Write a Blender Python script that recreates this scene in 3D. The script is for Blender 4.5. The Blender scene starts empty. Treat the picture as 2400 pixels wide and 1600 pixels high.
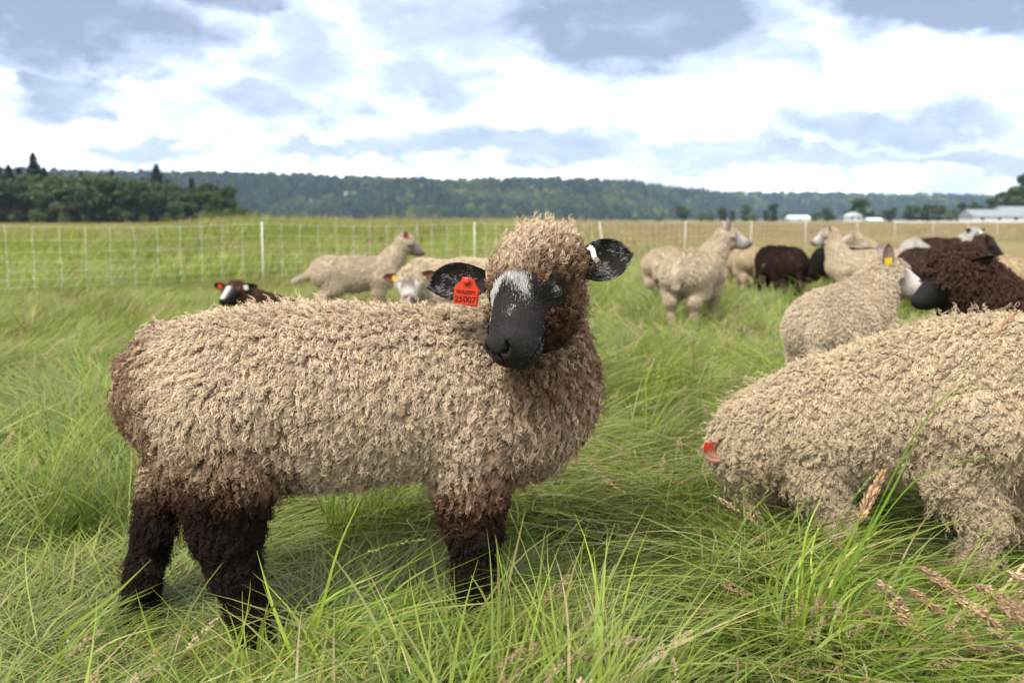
import bpy, math
import numpy as np
from mathutils import Vector, Matrix, Euler

sc = bpy.context.scene
R = math.radians
rng = np.random.default_rng(7)

# ------------------------------------------------------------------ camera
CAM_H, FPX, HORIZON = 0.95, 2333.0, 515.0           # photo is 2400 x 1600 px
PITCH = math.atan((800 - HORIZON) / FPX)
cam = bpy.data.cameras.new('camera'); cam.lens = 35.0; cam.sensor_width = 36.0
cam.clip_start = 0.05; cam.clip_end = 20000
cam.dof.use_dof = True; cam.dof.focus_distance = 2.18; cam.dof.aperture_fstop = 4.0
cam_o = bpy.data.objects.new('camera', cam); sc.collection.objects.link(cam_o)
cam_o.location = (0, 0, CAM_H); cam_o.rotation_euler = (math.pi / 2 - PITCH, 0, 0)
sc.camera = cam_o
CP, SP = math.cos(PITCH), math.sin(PITCH)

def at(px, py, d):
    """point seen at photo pixel (px,py) whose ground distance (world Y) is d"""
    a, b = (px - 1200) / FPX, -(py - 800) / FPX
    v = np.array([a, CP + b * SP, -SP + b * CP])
    return np.array([0, 0, CAM_H]) + v * (d / v[1])

def ground(px, py):
    a, b = (px - 1200) / FPX, -(py - 800) / FPX
    v = np.array([a, CP + b * SP, -SP + b * CP])
    return np.array([0, 0, CAM_H]) + v * (-CAM_H / v[2])

def proj(P):
    P = np.asarray(P); q = P - np.array([0, 0, CAM_H])
    zc = q[..., 1] * CP - q[..., 2] * SP
    yc = q[..., 1] * SP + q[..., 2] * CP
    return 1200 + FPX * q[..., 0] / zc, 800 - FPX * yc / zc

# ------------------------------------------------------------------ world, sun, exposure
SUN_EL, SUN_AZ = R(52), R(215)          # azimuth measured clockwise from +Y
world = bpy.data.worlds.new('World'); sc.world = world; world.use_nodes = True
wn, wl = world.node_tree.nodes, world.node_tree.links
wn.clear()
def N(nodes, t, **kw):
    n = nodes.new(t)
    for k, v in kw.items():
        if k == 'ins':
            for i, x in v.items(): n.inputs[i].default_value = x
        else: setattr(n, k, v)
    return n
def M(op, a, b=None, c=None, nodes=None, links=None):
    n = nodes.new('ShaderNodeMath'); n.operation = op
    for i, x in enumerate((a, b, c)):
        if x is None: continue
        if hasattr(x, 'links') or isinstance(x, bpy.types.NodeSocket): links.new(x, n.inputs[i])
        else: n.inputs[i].default_value = x
    return n.outputs[0]
def wm(op, a, b=None, c=None): return M(op, a, b, c, wn, wl)
wout = wn.new('ShaderNodeOutputWorld')
bg = wn.new('ShaderNodeBackground'); bg.inputs['Strength'].default_value = 0.1
wl.new(bg.outputs[0], wout.inputs[0])
sky = wn.new('ShaderNodeTexSky'); sky.sky_type = 'NISHITA'; sky.sun_disc = False
sky.sun_elevation = SUN_EL; sky.sun_rotation = SUN_AZ; sky.dust_density = 1.5
tc = wn.new('ShaderNodeTexCoord')
sep = wn.new('ShaderNodeSeparateXYZ'); wl.new(tc.outputs['Generated'], sep.inputs[0])
def wvec(op, a, b=None, sc_=None):
    n = wn.new('ShaderNodeVectorMath'); n.operation = op; wl.new(a, n.inputs[0])
    if b is not None:
        if isinstance(b, bpy.types.NodeSocket): wl.new(b, n.inputs[1])
        else: n.inputs[1].default_value = b
    if sc_ is not None: n.inputs['Scale'].default_value = sc_
    return n.outputs['Value'] if op == 'LENGTH' else n.outputs[0]
DIR = tc.outputs['Generated']
STR = wvec('MULTIPLY', DIR, (1, 1, 2.1))           # clouds flatten towards the horizon
def wnoise(vec, scale, detail, rough, dist=0.0):
    n = wn.new('ShaderNodeTexNoise'); n.inputs['Scale'].default_value = scale; n.inputs['Detail'].default_value = detail
    n.inputs['Roughness'].default_value = rough; n.inputs['Distortion'].default_value = dist
    wl.new(vec, n.inputs['Vector']); return n
def cdir(px, py):
    a, b = (px - 1200) / FPX, -(py - 800) / FPX
    v = np.array([a, CP + b * SP, -SP + b * CP]); return v / np.linalg.norm(v)
wz = wnoise(STR, 11, 4, .62)
WARP = wvec('ADD', DIR, wvec('MULTIPLY', wvec('SUBTRACT', wz.outputs['Color'], (.5, .5, .5)), (.20, .05, .10)))
clouds = [(130, 50, 330, 105, 1.0), (560, -15, 200, 50, .85), (140, 215, 125, 62, .8), (330, 145, 170, 45, .6), (660, 250, 190, 60, .65), (700, 120, 130, 110, .5),
          (1480, 50, 350, 135, .95), (1050, 60, 170, 120, .5), (1010, 195, 170, 60, .55), (1770, 110, 120, 70, .5), (2300, 10, 320, 80, 1.0), (1180, 345, 380, 46, .68),
          (820, 355, 220, 28, .58), (360, 358, 120, 26, .6), (2120, 290, 240, 56, .68), (1850, 375, 360, 30, .6), (2330, 370, 200, 28, .6), (1700, 340, 180, 28, .5), (430, 255, 90, 30, .3)]
tot = None
for (px, py, rx, ry, amp) in clouds:
    c = cdir(px, py)
    d_ = wvec('LENGTH', wvec('MULTIPLY', wvec('SUBTRACT', WARP, tuple(c)), (FPX / rx, FPX / (rx * 3), FPX / ry)))
    mr = wn.new('ShaderNodeMapRange'); mr.interpolation_type = 'SMOOTHSTEP'
    wl.new(d_, mr.inputs[0]); mr.inputs[1].default_value = 1.3; mr.inputs[2].default_value = 0.45
    mr.inputs[3].default_value = 0; mr.inputs[4].default_value = amp
    tot = mr.outputs[0] if tot is None else wm('MAXIMUM', tot, mr.outputs[0])
n1 = wnoise(STR, 5.5, 5, 0.58, 0.2)
deck = wn.new('ShaderNodeMapRange'); deck.interpolation_type = 'SMOOTHSTEP'
wl.new(n1.outputs['Fac'], deck.inputs[0]); deck.inputs[1].default_value = 0.47; deck.inputs[2].default_value = 0.72; deck.inputs[4].default_value = 0.36
n2 = wnoise(STR, 17, 4, 0.6, 0.3)
sh = wm('MULTIPLY', wm('MAXIMUM', tot, deck.outputs[0]), wm('ADD', wm('MULTIPLY', n2.outputs['Fac'], 1.3), 0.38))
ramp = wn.new('ShaderNodeValToRGB'); wl.new(sh, ramp.inputs[0])
cr = ramp.color_ramp
cr.elements[0].position = 0.0; cr.elements[0].color = (1, 1, 1, 1)
cr.elements[1].position = 1.0; cr.elements[1].color = (.148, .178, .25, 1)
e = cr.elements.new(0.10); e.color = (.62, .66, .74, 1)
e = cr.elements.new(0.28); e.color = (.40, .45, .56, 1)
e = cr.elements.new(0.58); e.color = (.275, .32, .415, 1)
cl = wn.new('ShaderNodeVectorMath'); cl.operation = 'SCALE'; wl.new(ramp.outputs[0], cl.inputs[0]); cl.inputs['Scale'].default_value = 9.0
mixs = wn.new('ShaderNodeMix'); mixs.data_type = 'RGBA'; mixs.inputs['Factor'].default_value = 0.9
wl.new(sky.outputs[0], mixs.inputs['A']); wl.new(cl.outputs[0], mixs.inputs['B'])
wl.new(mixs.outputs['Result'], bg.inputs['Color'])

sun = bpy.data.lights.new('sun', 'SUN'); sun.energy = 2.3; sun.angle = R(14); sun.color = (1, .955, .88)
sun_o = bpy.data.objects.new('sun', sun); sc.collection.objects.link(sun_o)
sdir = Vector((math.sin(SUN_AZ) * math.cos(SUN_EL), math.cos(SUN_AZ) * math.cos(SUN_EL), math.sin(SUN_EL)))
sun_o.rotation_euler = sdir.to_track_quat('Z', 'Y').to_euler()

sc.view_settings.view_transform = 'Standard'; sc.view_settings.look = 'None'
sc.view_settings.exposure = 1.4; sc.view_settings.gamma = 1
sc.render.engine = 'CYCLES'
cy = sc.cycles
cy.max_bounces = 6; cy.diffuse_bounces = 3; cy.glossy_bounces = 2; cy.transmission_bounces = 3; cy.transparent_max_bounces = 8; cy.volume_bounces = 0
cy.use_denoising = True; cy.caustics_reflective = False; cy.caustics_refractive = False
try: sc.cycles_curves.shape = 'RIBBONS'
except Exception: pass
sc.render.film_transparent = False

# ------------------------------------------------------------------ helpers
COL = sc.collection
def tag(o, label=None, cat=None, group=None, kind=None):
    if label: o['label'] = label
    if cat: o['category'] = cat
    if group: o['group'] = group
    if kind: o['kind'] = kind
    return o
def empty(name, loc=(0, 0, 0), rz=0):
    o = bpy.data.objects.new(name, None); COL.objects.link(o); o.location = loc; o.rotation_euler = (0, 0, rz)
    o.empty_display_size = .1; return o
def mesh_of(name, V, F, mat=None, col=None, smooth=True):
    me = bpy.data.meshes.new(name)
    V = np.asarray(V, dtype=np.float32)
    if isinstance(F, np.ndarray) and F.ndim == 2:
        n, k = F.shape
        me.vertices.add(len(V)); me.vertices.foreach_set('co', V.ravel())
        me.loops.add(n * k); me.loops.foreach_set('vertex_index', F.astype(np.int32).ravel())
        me.polygons.add(n); me.polygons.foreach_set('loop_start', np.arange(0, n * k, k, dtype=np.int32))
        me.update(calc_edges=True)
    else:
        me.from_pydata([tuple(v) for v in V], [], [tuple(f) for f in F]); me.update()
    if smooth: me.polygons.foreach_set('use_smooth', np.ones(len(me.polygons), dtype=bool))
    if col is not None:
        a = me.attributes.new('col', 'FLOAT_COLOR', 'POINT')
        c = np.ones((len(V), 4), np.float32); c[:, :3] = col; a.data.foreach_set('color', c.ravel())
    if mat: me.materials.append(mat)
    return me
def obj(name, me, parent=None, loc=None):
    o = bpy.data.objects.new(name, me); COL.objects.link(o)
    if parent: o.parent = parent
    if loc is not None: o.location = loc
    return o
def under(o, root):
    """parent keeping world-space vertices (root carries location and z rotation only)"""
    o.parent = root
    m = Matrix.LocRotScale(root.location, root.rotation_euler, root.scale)
    o.matrix_parent_inverse = m.inverted(); return o
class MB:
    def __init__(s): s.V = []; s.F = []
    def add(s, V, F):
        o = len(s.V); s.V += [tuple(v) for v in V]; s.F += [tuple(i + o for i in f) for f in F]
    def box(s, a, b):
        x0, y0, z0 = a; x1, y1, z1 = b
        s.add([(x0,y0,z0),(x1,y0,z0),(x1,y1,z0),(x0,y1,z0),(x0,y0,z1),(x1,y0,z1),(x1,y1,z1),(x0,y1,z1)],
              [(0,3,2,1),(4,5,6,7),(0,1,5,4),(1,2,6,5),(2,3,7,6),(3,0,4,7)])
    def tube(s, pts, rad, n=6):
        pts = [np.asarray(p, float) for p in pts]
        if np.isscalar(rad): rad = [rad] * len(pts)
        V, F = [], []
        for i, p in enumerate(pts):
            t = pts[min(i + 1, len(pts) - 1)] - pts[max(i - 1, 0)]; t /= np.linalg.norm(t) + 1e-9
            a = np.cross(t, (0, 0, 1.)) if abs(t[2]) < .9 else np.cross(t, (1., 0, 0)); a /= np.linalg.norm(a); b = np.cross(t, a)
            for k in range(n):
                w = 2 * math.pi * k / n; V.append(p + rad[i] * (math.cos(w) * a + math.sin(w) * b))
        for i in range(len(pts) - 1):
            for k in range(n): F.append((i*n+k, i*n+(k+1) % n, (i+1)*n+(k+1) % n, (i+1)*n+k))
        F.append(tuple(range(n - 1, -1, -1))); F.append(tuple(range((len(pts)-1)*n, len(pts)*n)))
        s.add(V, F)
    def build(s, name, mat, parent=None, smooth=True):
        me = mesh_of(name, s.V, s.F, mat, smooth=smooth); return obj(name, me, parent)

def hash3(i, j, k):
    h = (i * 374761393 + j * 668265263 + k * 2147483647 + 1274126177) & 0xffffffff
    h = ((h ^ (h >> 13)) * 1274126177) & 0xffffffff
    return ((h ^ (h >> 16)) & 0xffff) / 65535.0
def vnoise(P, s=1.0, seed=0):
    P = np.asarray(P, float) * s + seed * 17.31 + 1000
    I = np.floor(P).astype(np.int64); f = P - I; f = f * f * (3 - 2 * f)
    r = 0
    for dx in (0, 1):
        for dy in (0, 1):
            for dz in (0, 1):
                w = (f[..., 0] if dx else 1 - f[..., 0]) * (f[..., 1] if dy else 1 - f[..., 1]) * (f[..., 2] if dz else 1 - f[..., 2])
                r = r + w * hash3(I[..., 0] + dx, I[..., 1] + dy, I[..., 2] + dz)
    return r
def fbm(P, s=1.0, seed=0, o=3):
    r, a, t = 0, 1, 0
    for i in range(o): r = r + a * vnoise(P, s * 2 ** i, seed + i); t += a; a *= .5
    return r / t
def sstep(a, b, x):
    t = np.clip((x - a) / (b - a), 0, 1); return t * t * (3 - 2 * t)
def nrm(v): return v / (np.linalg.norm(v, axis=-1, keepdims=True) + 1e-12)

# ------------------------------------------------------------------ materials
def pmat(name, color=(.5, .5, .5), rough=.8, spec=.3, attr=None, noise=None, transl=0, tint=None, hue=None, bump=0):
    """procedural material; attr: colour attribute; noise=(scale, amount): mottling; tint: per-object brightness spread"""
    m = bpy.data.materials.new(name); m.use_nodes = True
    n, l = m.node_tree.nodes, m.node_tree.links; n.clear()
    out = n.new('ShaderNodeOutputMaterial'); p = n.new('ShaderNodeBsdfPrincipled')
    p.inputs['Roughness'].default_value = rough; p.inputs['Specular IOR Level'].default_value = spec
    if attr:
        a = n.new('ShaderNodeAttribute'); a.attribute_name = attr; c = a.outputs['Color']
    else:
        a = n.new('ShaderNodeRGB'); a.outputs[0].default_value = (*color, 1); c = a.outputs[0]
    def scale(c, fac):
        s = n.new('ShaderNodeVectorMath'); s.operation = 'SCALE'; l.new(c, s.inputs[0]); l.new(fac, s.inputs['Scale']); return s.outputs[0]
    if noise:
        t = n.new('ShaderNodeTexCoord'); nt = n.new('ShaderNodeTexNoise'); nt.inputs['Scale'].default_value = noise[0]; nt.inputs['Detail'].default_value = 5
        l.new(t.outputs['Object'], nt.inputs['Vector'])
        mr = n.new('ShaderNodeMapRange'); l.new(nt.outputs['Fac'], mr.inputs[0]); mr.inputs[1].default_value = .3; mr.inputs[2].default_value = .7
        mr.inputs[3].default_value = 1 - noise[1]; mr.inputs[4].default_value = 1 + noise[1]
        c = scale(c, mr.outputs[0])
        if bump:
            b = n.new('ShaderNodeBump'); b.inputs['Strength'].default_value = bump; b.inputs['Distance'].default_value = .01
            l.new(nt.outputs['Fac'], b.inputs['Height']); l.new(b.outputs[0], p.inputs['Normal'])
    if tint:
        oi = n.new('ShaderNodeObjectInfo'); mr = n.new('ShaderNodeMapRange'); l.new(oi.outputs['Random'], mr.inputs[0])
        mr.inputs[3].default_value = 1 - tint; mr.inputs[4].default_value = 1 + tint
        c = scale(c, mr.outputs[0])
    if hue:    # instancer attribute 'dry' moves the colour towards hue
        ia = n.new('ShaderNodeAttribute'); ia.attribute_type = 'INSTANCER'; ia.attribute_name = 'dry'
        mx = n.new('ShaderNodeMix'); mx.data_type = 'RGBA'; l.new(ia.outputs['Fac'], mx.inputs['Factor']); l.new(c, mx.inputs['A']); mx.inputs['B'].default_value = (*hue, 1)
        c = mx.outputs['Result']
    l.new(c, p.inputs['Base Color'])
    sh = p.outputs[0]
    if transl:
        t = n.new('ShaderNodeBsdfTranslucent'); l.new(c, t.inputs['Color'])
        ms = n.new('ShaderNodeMixShader'); ms.inputs[0].default_value = transl
        l.new(sh, ms.inputs[1]); l.new(t.outputs[0], ms.inputs[2]); sh = ms.outputs[0]
    l.new(sh, out.inputs[0]); return m

MAT = {}
MAT['wool'] = pmat('wool', attr='col', rough=.95, spec=.05)
MAT['skin'] = pmat('sheep_skin', attr='col', rough=.8, spec=.2, noise=(60, .15))
MAT['fur'] = pmat('short_fur', attr='col', rough=.5, spec=.14)
MAT['eye'] = pmat('eye_brown', (.028, .020, .013), .06, .6)
MAT['pupil'] = pmat('eye_pupil', (.002, .002, .003), .05, .6)
MAT['red'] = pmat('red_tag_plastic', (.52, .040, .016), .42, .4, noise=(60, .12))
MAT['ink'] = pmat('tag_ink', (.13, .012, .008), .6, .2)
MAT['yellow'] = pmat('yellow_tag_plastic', (.72, .52, .02), .4, .4)
MAT['metal'] = pmat('metal_tag', (.62, .62, .58), .35, .5, noise=(80, .15))
MAT['post'] = pmat('fence_post_plastic', (.58, .58, .56), .5, .3, noise=(20, .08))
MAT['cap'] = pmat('fence_cap', (.05, .05, .05), .6, .3)
MAT['twine'] = pmat('fence_twine', (.55, .55, .50), .7, .2)
MAT['grass'] = pmat('grass_blade', attr='col', rough=.5, spec=.35, transl=.42, tint=.22, hue=(.20, .17, .055))
MAT['straw'] = pmat('grass_seed', attr='col', rough=.85, spec=.15, transl=.25, tint=.18)
MAT['leaf_d'] = pmat('leaf_broad', (.042, .066, .016), .6, .25, transl=.3, tint=.3)
MAT['leaf_c'] = pmat('leaf_conifer', (.020, .034, .016), .7, .2, transl=.15, tint=.3)
MAT['leaf_s'] = pmat('leaf_shrub', (.075, .11, .025), .6, .25, transl=.3, tint=.3)
MAT['bark'] = pmat('bark', (.06, .045, .035), .9, .1, noise=(4, .3), bump=.4)
MAT['white_wall'] = pmat('white_siding', (.42, .43, .43), .6, .3, noise=(.6, .06))
MAT['grey_roof'] = pmat('grey_metal_roof', (.16, .17, .19), .5, .4, noise=(.4, .12))
MAT['mint_roof'] = pmat('mint_metal_roof', (.50, .62, .56), .5, .4, noise=(.4, .08))
MAT['dark_glass'] = pmat('window_glass', (.03, .035, .04), .15, .6)

# ------------------------------------------------------------------ ground and hills
def ground_mat():
    m = bpy.data.materials.new('meadow_soil'); m.use_nodes = True
    n, l = m.node_tree.nodes, m.node_tree.links; n.clear()
    out = n.new('ShaderNodeOutputMaterial'); p = n.new('ShaderNodeBsdfPrincipled'); p.inputs['Roughness'].default_value = .95; p.inputs['Specular IOR Level'].default_value = .05
    g = n.new('ShaderNodeNewGeometry')
    a = n.new('ShaderNodeTexNoise'); a.inputs['Scale'].default_value = .03; a.inputs['Detail'].default_value = 6; l.new(g.outputs['Position'], a.inputs['Vector'])
    b = n.new('ShaderNodeTexNoise'); b.inputs['Scale'].default_value = 6; b.inputs['Detail'].default_value = 8; l.new(g.outputs['Position'], b.inputs['Vector'])
    r = n.new('ShaderNodeValToRGB'); l.new(a.outputs['Fac'], r.inputs[0])
    r.color_ramp.elements[0].position = .35; r.color_ramp.elements[0].color = (.085, .11, .028, 1)
    r.color_ramp.elements[1].position = .62; r.color_ramp.elements[1].color = (.20, .145, .07, 1)
    mr = n.new('ShaderNodeMapRange'); l.new(b.outputs['Fac'], mr.inputs[0]); mr.inputs[1].default_value = .3; mr.inputs[2].default_value = .7; mr.inputs[3].default_value = .6; mr.inputs[4].default_value = 1.3
    s = n.new('ShaderNodeVectorMath'); s.operation = 'SCALE'; l.new(r.outputs[0], s.inputs[0]); l.new(mr.outputs[0], s.inputs['Scale'])
    l.new(s.outputs[0], p.inputs['Base Color'])
    bp = n.new('ShaderNodeBump'); bp.inputs['Strength'].default_value = .6; bp.inputs['Distance'].default_value = .1; l.new(b.outputs['Fac'], bp.inputs['Height']); l.new(bp.outputs[0], p.inputs['Normal'])
    l.new(p.outputs[0], out.inputs[0]); return m
MAT['ground'] = ground_mat()
gx = np.array([-9000, -300, -40, -10, 0, 10, 40, 300, 9000.]); gy = np.array([-3000, -40, -5, 5, 20, 60, 300, 2000, 9000.])
GV = [(x, y, 0) for y in gy for x in gx]; nx = len(gx)
GF = [(j*nx+i, j*nx+i+1, (j+1)*nx+i+1, (j+1)*nx+i) for j in range(len(gy)-1) for i in range(nx-1)]
tag(obj('ground', mesh_of('ground', GV, GF, MAT['ground'], smooth=False)), 'flat meadow ground under the long grass', None, None, 'structure')

RIDGE = np.array([(-900, 400), (-300, 398), (0, 402), (300, 410), (520, 412), (700, 415), (900, 424), (1050, 428), (1200, 425), (1350, 424), (1480, 430), (1560, 443), (1700, 454), (1900, 455), (2100, 460), (2300, 462), (2700, 468), (3300, 470)], float)
def ridge(px):
    px = np.asarray(px, float)
    D = 1900 + 900 * sstep(1300, 1900, px) + 60 * np.sin(px * .011)
    py = np.interp(px, RIDGE[:, 0], RIDGE[:, 1])
    H = CAM_H + (HORIZON - py) / FPX * D - 14
    return D, H
hp = np.linspace(-900, 3300, 220); ht = np.linspace(0, 1.6, 30)
HV, HF = [], []
for j, t in enumerate(ht):
    D, H = ridge(hp)
    d = D - 420 + 420 * t
    z = H * np.where(t <= 1, sstep(0, 1, t) ** .9, 1 - .25 * sstep(1, 1.6, t)) * (1 + .0 * hp)
    P = np.stack([(hp - 1200) / FPX * d, d, z], -1)
    P[:, 2] += (fbm(P * [1, 1, 0], .008, 3) - .5) * 16 * (0 < t) * (1 - (t > .85) * .7) - 2 * (t == 0)
    HV += [tuple(p) for p in P]
nh = len(hp)
HV = np.array(HV)
HF = np.array([(j*nh+i, j*nh+i+1, (j+1)*nh+i+1, (j+1)*nh+i) for j in range(len(ht)-1) for i in range(nh-1)])
MAT['hill'] = pmat('forest_floor', (.03, .045, .018), .95, .05, noise=(.02, .4))
tag(obj('hills', mesh_of('hills', HV, HF, MAT['hill'])), 'long low forested ridge along the horizon', None, None, 'structure')

# ------------------------------------------------------------------ scattering by geometry nodes (uncountable stuff only)
def proto_collection(name, meshes):
    c = bpy.data.collections.new(name)
    for i, me in enumerate(meshes):
        o = bpy.data.objects.new('%s_%02d' % (name, i), me); c.objects.link(o)
    return c
def scatter(name, pts, rot, scl, idx, coll, dry=None):
    me = bpy.data.meshes.new(name); me.vertices.add(len(pts)); me.vertices.foreach_set('co', np.asarray(pts, np.float32).ravel())
    def at_(nm, ty, v, key):
        a = me.attributes.new(nm, ty, 'POINT'); a.data.foreach_set(key, np.ascontiguousarray(v).ravel())
    at_('rot', 'FLOAT_VECTOR', np.asarray(rot, np.float32), 'vector'); at_('scl', 'FLOAT_VECTOR', np.asarray(scl, np.float32), 'vector')
    at_('idx', 'INT', np.asarray(idx, np.int32), 'value')
    at_('dry', 'FLOAT', np.asarray(dry if dry is not None else np.zeros(len(pts)), np.float32), 'value')
    me.update()
    ng = bpy.data.node_groups.new(name, 'GeometryNodeTree')
    ng.interface.new_socket('Geometry', in_out='INPUT', socket_type='NodeSocketGeometry'); ng.interface.new_socket('Geometry', in_out='OUTPUT', socket_type='NodeSocketGeometry')
    n, l = ng.nodes, ng.links
    gi, go = n.new('NodeGroupInput'), n.new('NodeGroupOutput')
    ip = n.new('GeometryNodeInstanceOnPoints'); ci = n.new('GeometryNodeCollectionInfo')
    ci.inputs['Collection'].default_value = coll; ci.inputs['Separate Children'].default_value = True; ci.inputs['Reset Children'].default_value = True
    def na(nm, ty):
        q = n.new('GeometryNodeInputNamedAttribute'); q.data_type = ty; q.inputs['Name'].default_value = nm; return q.outputs['Attribute']
    l.new(gi.outputs[0], ip.inputs['Points']); l.new(ci.outputs[0], ip.inputs['Instance']); ip.inputs['Pick Instance'].default_value = True
    l.new(na('idx', 'INT'), ip.inputs['Instance Index']); l.new(na('scl', 'FLOAT_VECTOR'), ip.inputs['Scale'])
    er = n.new('FunctionNodeEulerToRotation'); l.new(na('rot', 'FLOAT_VECTOR'), er.inputs[0]); l.new(er.outputs[0], ip.inputs['Rotation'])
    l.new(ip.outputs[0], go.inputs[0])
    o = obj(name, me); md = o.modifiers.new('scatter', 'NODES'); md.node_group = ng
    return o

# ------------------------------------------------------------------ trees
def quads(C, U, W):
    V = np.stack([C - U - W, C + U - W, C + U + W, C - U + W], 1).reshape(-1, 3)
    F = np.arange(len(V)).reshape(-1, 4); return V, F
def rand_dirs(n, r): return nrm(r.normal(size=(n, 3)))
def crown_broad(seed, n=1300, size=.075, aspect=1.0, low=.12):
    """crown of a unit-high tree: leaf clumps over uneven lobes"""
    r = np.random.default_rng(seed); L = 15
    z = r.uniform(low + .12, .88, L); rad = .36 * aspect * np.sqrt(np.clip(1 - ((z - .48) / .5) ** 2, .08, 1))
    a = r.uniform(0, 6.28, L); q = r.uniform(.2, .85, L)
    c = np.stack([np.cos(a) * rad * q, np.sin(a) * rad * q, z], 1); lr = r.uniform(.09, .2, L) * (.6 + .4 * aspect)
    k = r.integers(0, L, n); d = rand_dirs(n, r); d[:, 2] = np.where(r.random(n) < .7, np.abs(d[:, 2]), d[:, 2])
    C = c[k] + d * (lr[k] * r.uniform(.55, 1.08, n))[:, None]
    C[:, 2] = np.clip(C[:, 2], low * .6, 1.0)
    nn = nrm(d + r.normal(size=(n, 3)) * .7); U = nrm(np.cross(nn, rand_dirs(n, r))); W = np.cross(nn, U)
    s = (size * r.uniform(.35, .8, n))[:, None] * .5
    return quads(C, U * s, W * s * .8), c
def crown_conifer(seed, n=1100, width=.17):
    r = np.random.default_rng(seed)
    z = .06 + .94 * r.random(n) ** 1.25; tier = .62 + .38 * np.abs(np.sin(z * 34 + r.uniform(0, 1) + np.sin(z * 9)))
    a = r.uniform(0, 6.28, n); lop = 1 + .35 * np.sin(a * 2 + z * 7 + seed)
    rr = width * (1.02 - z) ** .85 * tier * lop * np.sqrt(r.random(n)) * 1.15
    C = np.stack([np.cos(a) * rr, np.sin(a) * rr, z - rr * .25], 1)
    out = np.stack([np.cos(a), np.sin(a), np.full(n, -.35)], 1); sd = np.stack([-np.sin(a), np.cos(a), np.zeros(n)], 1)
    s = (.022 + .03 * (1 - z) * r.uniform(.6, 1.2, n))[:, None]
    return quads(C, nrm(out + r.normal(size=(n, 3)) * .25) * s, nrm(sd + r.normal(size=(n, 3)) * .3) * s * .45)
def trunk_mesh(name, top, rad, lobes=None):
    b = MB(); b.tube([(0, 0, -.01), (.004, .002, top * .4), (-.003, .004, top * .75), (0, 0, top)], [rad * 1.3, rad, rad * .7, rad * .25], 7)
    if lobes is not None:
        for c in lobes[:7]:
            h = min(max(c[2] * .55, .1), top * .8); b.tube([(0, 0, h), (c[0] * .5, c[1] * .5, h + (c[2] - h) * .6), tuple(c)], [rad * .5, rad * .35, rad * .12], 5)
    return mesh_of(name, b.V, b.F, MAT['bark'])
KINDS = {}
for k, (n_, asp) in {'broad': (6, 1.0), 'column': (3, .45), 'shrub': (4, 1.5)}.items():
    KINDS[k] = []
    for i in range(n_):
        (V, F), c = crown_broad(100 + i + 31 * len(KINDS), 2600, .085, asp, -.08)
        KINDS[k].append((mesh_of('crown', V, F, MAT['leaf_s' if k == 'shrub' else 'leaf_d'], smooth=False), trunk_mesh('trunk', .8, .022, c)))
KINDS['conifer'] = []
for i in range(5):
    V, F = crown_conifer(200 + i, 2200, .15 + .02 * (i % 3))
    KINDS['conifer'].append((mesh_of('crown', V, F, MAT['leaf_c'], smooth=False), trunk_mesh('trunk', .97, .014)))
tree_n = [0]
OWN = {('conifer', 94): 'tallest spired conifer, rising well above the rest of the left wood', ('conifer', 378): 'slim conifer spire standing alone near the thinning end of the wood', ('broad', 2006): 'tall dark tree rising behind the white farmhouse',
       ('broad', 1595): 'broad dark tree at the end of the far tree row, nearest the open ridge', ('column', 1808): 'narrow upright tree beside the mint-roofed shed', ('shrub', 575): 'last low shrub where the dark wood ends at the field',
       ('broad', 2282): 'rounded tree touching the end of the long low barn'}
NAMES = {'broad': 'broadleaf_tree', 'column': 'columnar_tree', 'shrub': 'shrub', 'conifer': 'conifer_tree'}
def tree(kind, px, top, D, label, group, wide=1.0, base=0.0):
    label = OWN.get((kind, px), label)
    i = tree_n[0]; tree_n[0] += 1
    cm, tm = KINDS[kind][i % len(KINDS[kind])]
    h = CAM_H + (HORIZON - top) / FPX * D - base
    o = empty(NAMES[kind], ((px - 1200) / FPX * D, D, base), i * 2.4); o.scale = (h * wide, h * wide, h)
    c = obj('crown', cm, o); t = obj('trunk', tm, o)
    tag(o, label, 'shrub' if kind == 'shrub' else 'tree', group)
LC = 'dark pointed conifer in the wood left of the hills'; LB = 'rounded dark green broadleaf tree in the wood left of the hills'
LS = 'pale green shrub at the foot of the dark wood'
for px, top in [(-70, 380), (-20, 392), (8, 384), (36, 398), (60, 404), (94, 372), (118, 404), (152, 418), (204, 414), (250, 420), (275, 410), (345, 428), (378, 398), (402, 432), (458, 430), (505, 442)]:
    tree('conifer', px, top - 10, 330 + rng.uniform(-25, 25), LC, 'conifers of the left wood', 1.45)
for px, top in [(-40, 430), (20, 425), (62, 440), (108, 428), (150, 432), (185, 426), (226, 436), (262, 432), (305, 438), (335, 448), (362, 440), (425, 440), (482, 445), (524, 450), (165, 455), (70, 460), (215, 462), (120, 470), (300, 462), (400, 462), (450, 465), (500, 466), (-80, 420), (-10, 440), (40, 436), (85, 425), (135, 420), (205, 428), (245, 424), (285, 430), (320, 436), (390, 446), (440, 450), (535, 462), (30, 465), (185, 460), (260, 466), (350, 466)]:
    tree('broad', px, top - 14, 300 + rng.uniform(-25, 25), LB, 'broadleaf trees of the left wood', 1.4)
for px, top in [(-15, 498), (40, 503), (95, 490), (158, 500), (205, 503), (300, 497), (345, 503), (395, 500), (430, 499), (475, 502), (512, 494), (545, 490), (575, 484), (605, 500)]:
    tree('shrub', px, top, 262 + rng.uniform(-12, 12), LS, 'shrubs along the left wood', 1.1)
RT = 'round green tree on the far edge of the brown field'
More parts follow.
